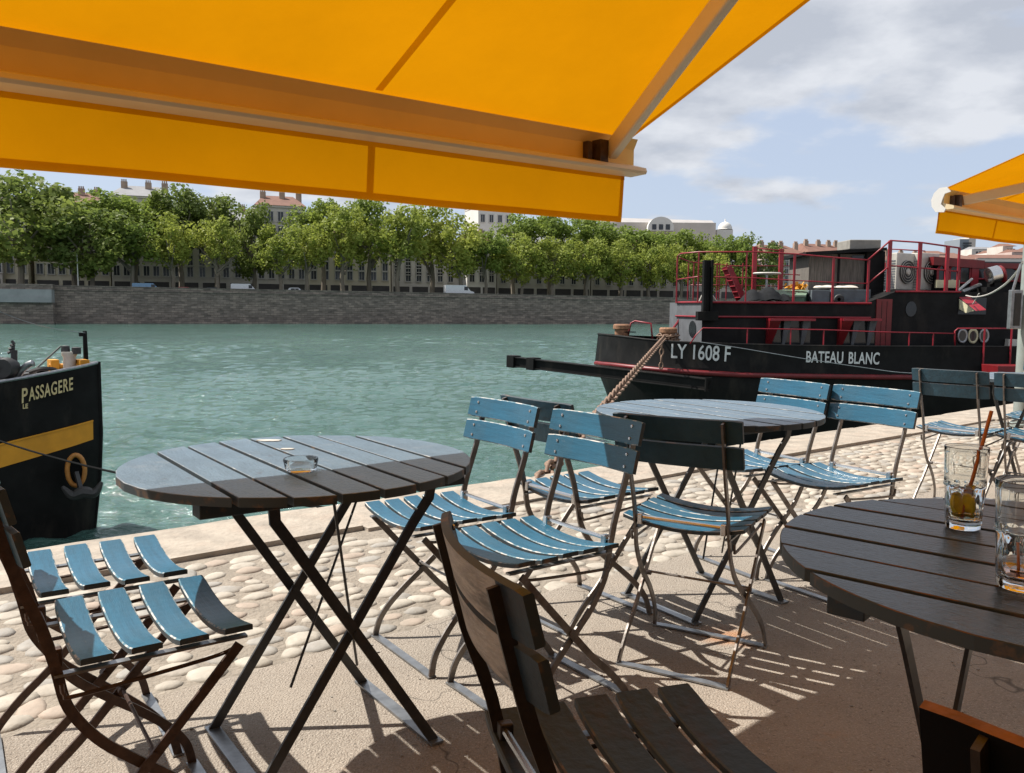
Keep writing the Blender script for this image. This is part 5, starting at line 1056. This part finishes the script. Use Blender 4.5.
def make_chair(nslat, pitch, wd, mats, label, metal, backcurve=.018, bmats=None, bmi=(0, 1, 2)):
    root = empty('bistro_chair', (0, 0, 0), label, 'chair', CG)
    mb = MB()
    for k in range(nslat):
        yc = .186 - wd / 2 - k * pitch
        jz = (.001, -.001, .0015, 0, -.0008)[k % 5]
        slat_strip(mb, -.186 + (.002, -.002, .001)[k % 3], .186, lambda x: (yc, .428 + .024 * (x / .186) ** 2 + jz - .004), (1, 0), (0, 1), wd, .012, .0028, 14, (0, 1, 2))
    mb.build('seat', mats, root, world=False)
    mb = MB(); tl = math.radians(14)
    for zc_, yc in ((.742, -.226), (.666, -.208)):
        slat_strip(mb, -.192, .192, lambda x: (yc - backcurve * (1 - (x / .192) ** 2) + .004, zc_), (math.sin(tl) * -1, math.cos(tl)), (math.cos(tl), math.sin(tl)), .068, .013, .0028, 28 if bmi[2] == 4.5 else 14, bmi)
    bk = mb.build('backrest', bmats or mats, root, world=False)
    for sx in (-1, 1):
        for zc_, yc in ((.742, -.226), (.666, -.208)):
            for dz in (-.016, .017):
                mb = MB(); x = sx * .150; y = yc - backcurve * (1 - (x / .192) ** 2) + .0115 - dz * .25; mb.lathe((x, y, zc_ + dz), [(0, .0), (.0048, 0), (.004, .0025), (0, .0035)], 8, M=Matrix.Rotation(R(-90), 3, 'X')); mb.build('screw', m_steel, bk, world=False)
    for sx in (-1, 1):
        pts = spline(PA, 5); mb = MB(); mb.strap([(sx * hwA(p.z), p.y - (.010 if p.z > .6 else .010 * max(0, (p.z - .5) / .1)), p.z) for p in pts], .0065, .019); mb.build('long_leg', metal, root, world=False)
        pts = spline(PBr, 5); mb = MB(); mb.strap([(sx * .168, p.y, p.z) for p in pts], .0065, .019); mb.build('short_leg', metal, root, world=False)
        # side guide rod below the seat
        mb = MB(); mb.tube(spline([(sx * .158, -.150, .405), (sx * .158, -.146, .385), (sx * .158, -.12, .378), (sx * .158, .10, .392), (sx * .160, .150, .402)], 4), .0042, 6); mb.build('guide_rod', metal, root, world=False)
        mb = MB(); mb.box((sx * .140, .012, .4165), (.018, .345, .005)); mb.build('seat_rail', m_galv, root, world=False)
        mb = MB(); mb.tube([(sx * (.168 + .006), -.002 + .0, .232), (sx * (.168 - .02), -.002, .232)], .008, 10); mb.build('pivot_bolt', metal, root, world=False)
        mb = MB(); mb.box((sx * .128, -.155, .446), (.018, .022, .034)); mb.build('hinge_clip', m_steel if metal is not m_rusty and metal is not m_blackiron else metal, root, world=False, bevel=.003)
    mb = MB(); mb.tube([(-.146, -.157, .452), (.146, -.157, .452)], .0062, 8); mb.build('hinge_rod', m_steel if metal is not m_rusty else metal, root, world=False)
    for yf, hw in ((.150, .192), (-.212, .172)):
        mb = MB(); pts = [(-hw, yf, .0035), (-hw * .7, yf, .006), (hw * .7, yf, .006), (hw, yf, .0035)]
        for i in range(3): mb.bar(pts[i], pts[i + 1], .026, .005)
        mb.build('foot_bar', m_galv, root, world=False)
    mb = MB(); mb.tube([(-.168, .0, .235), (.168, .0, .235)], .004, 6); mb.build('stretcher', metal, root, world=False)
    return root
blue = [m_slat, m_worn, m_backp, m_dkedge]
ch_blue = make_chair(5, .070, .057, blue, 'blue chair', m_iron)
protos_used = {}
def place(proto, x, y, deg, label):
    if proto.name not in protos_used: protos_used[proto.name] = 1; o = proto
    else: o = copy_tree(proto)
    o.location = (x, y, 0); o.rotation_euler = (0, 0, R(deg)); o['label'] = label; return o
place(ch_blue, -.214, 2.612, 124.9, 'blue slatted chair right behind the front left table, facing it')
place(ch_blue, .059, 2.273, 126.1, 'blue slatted chair whose back slats are half shaded, just behind the dark worn chair')
place(ch_blue, .583, 2.579, -30.2, 'teal seated chair seen from behind, tucked at the middle round table')
place(ch_blue, .262, 2.964, -53.4, 'blue chair nearest the water edge, facing the middle round table from its left')
place(ch_blue, 1.028, 3.531, 118.9, 'blue chair just behind the right rim of the middle round table')
place(ch_blue, 1.255, 3.214, 122.0, 'bright blue chair between the middle table and the dark table with glasses')
place(ch_blue, 2.473, 4.568, -48.2, 'blue chair seen from behind, above the glass with the straw')
place(ch_blue, 2.744, 4.28, -44.8, 'blue chair cut by the right edge, seen from behind')
place(ch_blue, 3.28, 5.12, 135, 'blue chair barely visible at the right edge beyond the far table')
ch_a = make_chair(4, .084, .058, blue, 'a', m_rusty)
place(ch_a, -.766, 1.658, -55.2, 'front left chair with widely spaced pale blue slats and rusty brown legs')
place(ch_a, -1.027, 2.005, -55.8, 'second chair at left, standing side by side behind the rusty legged one')
ch_d = make_chair(5, .074, .062, [m_brownslat, m_dkedge, m_dkedge, m_dkedge], 'd', m_blackiron, .03, bmats=[m_brownslat, m_brownedge, m_oldwood, m_dkedge, m_brownslat], bmi=(0, 1, 4.5))
place(ch_d, .18, 1.128, -72.5, 'dark worn chair with peeling grey brown back in the near centre foreground')
ch_g = make_chair(5, .074, .062, [m_brownslat, m_orangeedge, m_dkedge, m_dkedge], 'g', m_blackiron, .02, bmats=[m_brownslat, m_orangeedge, m_cable, m_orangeedge])
_gt = G(921, 707, .770); _ga = R(-47); _gx, _gy = -.192, -.232
place(ch_g, _gt.x - (math.cos(_ga) * _gx - math.sin(_ga) * _gy), _gt.y - (math.sin(_ga) * _gx + math.cos(_ga) * _gy), -47, 'dark chair with an orange brown top edge at the bottom right corner')
# ================================================================== bistro tables
def make_table(r_, mats, label, leg, group='round slatted folding tables', legoff=(.065, .07), nsl=8, gaps=None):
    root = empty('bistro_table', (0, 0, 0), label, 'table', group)
    zt, th, ch = .72, .0185, .0014; mb = MB(); gap = .0108
    bw = 2 * r_ / nsl
    for k in range(nsl):
        xa, xb = -r_ + k * bw + gap / 2, -r_ + (k + 1) * bw - gap / 2
        if gaps: e_s = [-r_] + gaps + [r_]; xa, xb = e_s[k] + gap / 2, e_s[k + 1] - gap / 2
        if k == 0: xa = -r_ + .002
        if k == nsl - 1: xb = r_ - .002
        def outline(xa, xb, rad):
            n_ = 10; p = []
            for i in range(n_ + 1): x = lerp(xa, xb, i / n_); p.append((x, -math.sqrt(max(1e-6, rad * rad - x * x))))
            for i in range(n_ + 1): x = lerp(xb, xa, i / n_); p.append((x, math.sqrt(max(1e-6, rad * rad - x * x))))
            return p
        o1 = outline(xa, xb, r_); o2 = outline(xa + ch, xb - ch, r_ - ch); nv = len(o1); jz = (0, .0008, -.0006, .0004)[k % 4]
        vs = [(x, y, zt - th) for x, y in o1] + [(x, y, zt - ch * .8 + jz) for x, y in o1] + [(x, y, zt + jz) for x, y in o2]
        fs = [tuple(range(nv - 1, -1, -1)), tuple(range(2 * nv, 3 * nv))] + [(i, (i + 1) % nv, (i + 1) % nv + nv, i + nv) for i in range(nv)] + [(i + nv, (i + 1) % nv + nv, (i + 1) % nv + 2 * nv, i + 2 * nv) for i in range(nv)]
        mb.add(vs, fs, [2, 0] + [2] * nv + [1] * nv)
    mb.build('table_top', mats, root, world=False)
    for y in (-.215, .215):
        L = math.sqrt(r_ * r_ - .245 ** 2) - .01; mb = MB(); mb.box((0, y, zt - th - .0165), (2 * L, .05, .030)); mb.build('batten', m_dkedge, root, world=False, bevel=.002)
    ox, oy = legoff
    for yy, sg in (((-.200, .195), 1), ((-.175, .170), -1)):
        for y in yy:
            f = .215 * sg; tp = -.20 * sg
            P_ = [(ox + tp, oy * .3 + y, zt - th - .02), (ox + tp * .97, oy * .4 + y, zt - th - .075), (ox + tp * .78, oy * .5 + y, zt - th - .13), (ox + f, oy + y, .006)]
            mb = MB(); mb.strap([Vector(q) for q in P_], .007, .0)if False else None
            for i in range(3):
                a, b_ = Vector(P_[i]), Vector(P_[i + 1]); dd = (b_ - a).normalized(); mb.bar(a - dd * .003, b_ + dd * .003, .024 if False else .007, .024, up=dd.cross(V(0, 1, 0)))
            mb.build('leg', leg, root, world=False)
            mb = MB(); mb.tube([(ox, oy * .75 + y - .008, .335), (ox, oy * .75 + y + .008, .335)], .009, 10); mb.build('pivot_bolt', leg, root, world=False)
        y0, y1 = yy; mb = MB(); mb.bar((ox + f, oy + y0 - .02, .005), (ox + f, oy + y1 + .02, .005), .034, .006); mb.build('foot_bar', m_galv, root, world=False)
    for a, b_ in (((ox - .06, -.16, .68), (ox + .10, .06, .16)), ((ox + .13, .10, .60), (ox - .12, -.05, .20))):
        mb = MB(); mb.tube([a, (Vector(a) + Vector(b_)) / 2 + V(.0, .0, .0), b_], .0035, 6); mb.build('stay_rod', leg, root, world=False)
    return root
t1 = make_table(.396, [m_top, m_tedge, m_dkedge], 'round table at front left with a glass ashtray, its near rim in shade', m_tleg, gaps=[-.253 + .087 * k for k in range(7)])
def ptab(o, x, y, deg, label): o.location = (x, y, 0); o.rotation_euler = (0, 0, R(deg)); o['label'] = label; return o
t2 = copy_tree(t1); t4 = copy_tree(t1)
ptab(t1, -.493, 1.948, 36, 'round table at front left carrying a glass ashtray, near rim in shade')
ptab(t2, .700, 2.985, 34, 'middle round table among the blue chairs, top pale in the sun')
ptab(t4, 2.98, 4.66, 30, 'far table almost hidden behind the two blue chairs at the right edge')
t3 = make_table(.413, [m_topshade, m_brownedge, m_dkedge], 'table at right with two drink glasses, awning shade put into its paint', m_tleg, legoff=(.04, .0))
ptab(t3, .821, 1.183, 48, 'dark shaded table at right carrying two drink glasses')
for p_, rx, ry in ((G(269, 440, .7205), .04, .022), (G(287, 449, .7205), .022, .012)):
    pass
# ================================================================== glassware
def glassmat(name, rough=0.0, col=(1, 1, 1)):
    M = bpy.data.materials.new(name); M.use_nodes = True; t = M.node_tree; b = t.nodes['Principled BSDF']; b.inputs['Transmission Weight'].default_value = 1; b.inputs['Roughness'].default_value = rough; b.inputs['IOR'].default_value = 1.48; b.inputs['Base Color'].default_value = (*col, 1); return M
m_glass = glassmat('clear_glass', .015, (.95, .97, .96)); m_ice = glassmat('melting_ice', .12, (.96, .98, .98)); m_drinka = glassmat('amber_drink_rest', .05, (.97, .88, .66)); m_drinkp = glassmat('pink_drink_rest', .05, (.96, .66, .58))
m_lem = mat('lemon_peel', (.85, .68, .05), .45, var=.2, scale=60); m_straw = mat('orange_brown_straw', (.48, .16, .05), .4, var=.1, scale=30)
def tumbler(c, r_top, r_bot, H, label, drink, nf=10):
    root = empty('tumbler', c, label, 'glass', 'drink glasses on the dark table')
    mb = MB(); n_ = 60; zs = [(0, 0, 0), (r_bot * .8, 0, 0), (r_bot * .97, .002, 1), (r_bot, .008, 1), (lerp(r_bot, r_top, .45), H * .50, 1), (lerp(r_bot, r_top, .50) + .0018, H * .53, 0), (lerp(r_bot, r_top, .55) + .0010, H * .56, 0), (lerp(r_bot, r_top, .60) + .0002, H * .59, 0)] + [(lerp(r_bot, r_top, .62 + .37 * q / 4), H * (.62 + .37 * q / 4), 0) for q in range(5)] + [(r_top - .0002, H - .0004, 0), (r_top - .0008, H, 0), (r_top - .0016, H - .0004, 0)] + [(lerp(r_bot, r_top, .99 - .39 * q / 5) - .0018, H * (.99 - .39 * q / 5), 0) for q in range(6)] + [(lerp(r_bot, r_top, .5) - .0022, H * .5, 0), (lerp(r_bot, r_top, .3) - .0030, H * .3, 0), (lerp(r_bot, r_top, .12) - .0036, .022, 0), (r_bot * .75, .015, 0), (r_bot * .5, .013, 0), (0, .0125, 0)]
    vs = []; fs = []
    for (r_, z, fl) in zs:
        for k in range(n_):
            a = 2 * math.pi * k / n_; rr_ = r_ * (1 - (.045 * abs(math.sin(a * nf / 2)) ** .7 if fl else 0)); vs.append((rr_ * math.cos(a), rr_ * math.sin(a), z))
    for i in range(len(zs) - 1):
        for k in range(n_): a = i * n_ + k; b_ = i * n_ + (k + 1) % n_; fs.append((a, b_, b_ + n_, a + n_))
    mb.add(vs, fs); mb.build('glass_body', m_glass, root, world=False, smooth=True)
    mb = MB(); mb.lathe((0, 0, 0), [(0, .0135), (r_bot * .7, .0160), (r_bot - .0055, .0235), (lerp(r_bot, r_top, .2) - .0052, H * .2), (0, H * .2)], 32); tag(mb.build('drink', drink, None, smooth='auto'), None, None)
    d = bpy.data.objects['drink'] if 'drink' in bpy.data.objects else None
    return root
def rest(o, name, label, cat, loc, group=None):
    o.name = name; o.location = loc; tag(o, label, cat, group); return o
g1 = G(962.5, 528, .7205); g2 = G(1022, 588, .7205)
def add_glass(c, H, rt, rb_, label, drink, dlabel):
    before = set(bpy.data.objects); tumbler(c, rt, rb_, H, label, drink)
    for o in set(bpy.data.objects) - before:
        if o.type == 'MESH' and o.parent is None: rest(o, 'drink_rest', dlabel, 'drink', c)
add_glass(g1, .137, .0335, .0275, 'tall clear tumbler holding the straw and lemon on the dark table', m_drinka, 'amber remains of a drink in the glass with the straw')
add_glass(g2, .142, .0375, .031, 'clear tumbler with pink remains at the right edge of the dark table', m_drinkp, 'pink remains of a drink in the glass at the right edge')
for k, (dx_, dy_, a) in enumerate([(-.009, .002, 20), (.006, -.004, 100)]):
    mb = MB(); Mx = Matrix.Rotation(R(a), 3, 'Z') @ Matrix.Rotation(R(80), 3, 'X'); mb.lathe((dx_, dy_, .042), [(0, -.004), (.013, -.004), (.0145, 0), (.013, .004), (0, .004)], 20, M=Mx @ Matrix.Scale(1.5, 3, (0, 1, 0))); o = mb.build('lemon_slice', m_lem, smooth='auto'); o.location = g1; tag(o, ('left' if k == 0 else 'right') + ' yellow lemon slice standing at the bottom of the glass with the straw', 'lemon slice')
for k, (dx_, dy_, dz_) in enumerate([(-.012, .006, .062), (.004, -.008, .064), (.014, .008, .061), (.0, .012, .05)]):
    mb = MB(); mb.box((0, 0, 0), (.016, .017, .014), rz=k * .8); o = mb.build('ice_cube', m_ice, bevel=.004); o.location = g1 + V(dx_, dy_, dz_); tag(o, ['leftmost small ice cube in the glass with the straw', 'front small ice cube in the glass with the straw', 'rightmost small ice cube beside the straw in its glass', 'rear and lowest small ice cube in the glass with the straw'][[-.012, .004, .014, .0].index(dx_)], 'ice cube', 'ice cubes in the straw glass')
mb = MB(); a = g1 + V(-.004, -.004, .018); b_ = P(991.5, 411, g1.y + .03); mb.tube([a, b_], .0031, 12); tag(mb.build('drinking_straw', m_straw, smooth='auto'), 'orange brown straw leaning to the right out of the left glass', 'straw')
mb = MB(); mb.tube([g2 + V(-.012, -.01, .02), g2 + V(-.004, .012, .062)], .0025, 10); mb.tube([g2 + V(.008, -.012, .02), g2 + V(.016, .01, .058)], .0025, 10); tag(mb.build('cut_straw', m_straw, smooth='auto'), 'short brown straw piece inside the glass at the right edge', 'straw')
# ashtray
c = G(301, 471, .7205); root = empty('ashtray', c, 'small clear glass ashtray on the front left table', 'ashtray')
mb = MB(); mb.lathe((0, 0, 0), [(0, 0), (.028, 0), (.033, .003), (.038, .026), (.037, .029), (.034, .028), (.029, .007), (0, .006)], 36); mb.build('bowl', m_glass, root, world=False, smooth='auto')
# pale dried paint patch on that table
for (px, py, a, b2, lb) in ((269, 440, .034, .014, 'larger'), (287.5, 448.5, .018, .010, 'smaller')):
    p = G(px, py, .7222); r2 = random.Random(px); vs = [p + V(math.cos(q) * a * r2.uniform(.8, 1.1), math.sin(q) * b2 * r2.uniform(.8, 1.15), 0) for q in [2 * math.pi * j / 18 for j in range(18)]]
    mb = MB(); mb.add(vs + [v + V(0, 0, -.0025) for v in vs], [tuple(range(18))] + [(i, i + 18, (i + 1) % 18 + 18, (i + 1) % 18) for i in range(18)]); tag(mb.build('white_splash', m_acw), lb + ' white bird dropping splash near the far rim of the front left table', 'splash')
# a few grains and bits of litter on the terrace
mb = MB(); r2 = random.Random(21)
for k in range(420):
    s_, o_ = r2.uniform(-2, 6), r2.uniform(.3, 2.35); c = Q(s_, o_, .0); r_ = r2.uniform(.0015, .0045); M_ = Matrix.Rotation(r2.uniform(0, 3), 3, 'Z'); mb.box(c + V(0, 0, r_ * .4), (r_ * 2, r_ * 1.4, r_), M=M_)
tag(mb.build('grit', m_pebs[1]), 'loose grit and tiny bits scattered over the concrete terrace', 'grit', kind='stuff')
bpy.context.view_layer.update()
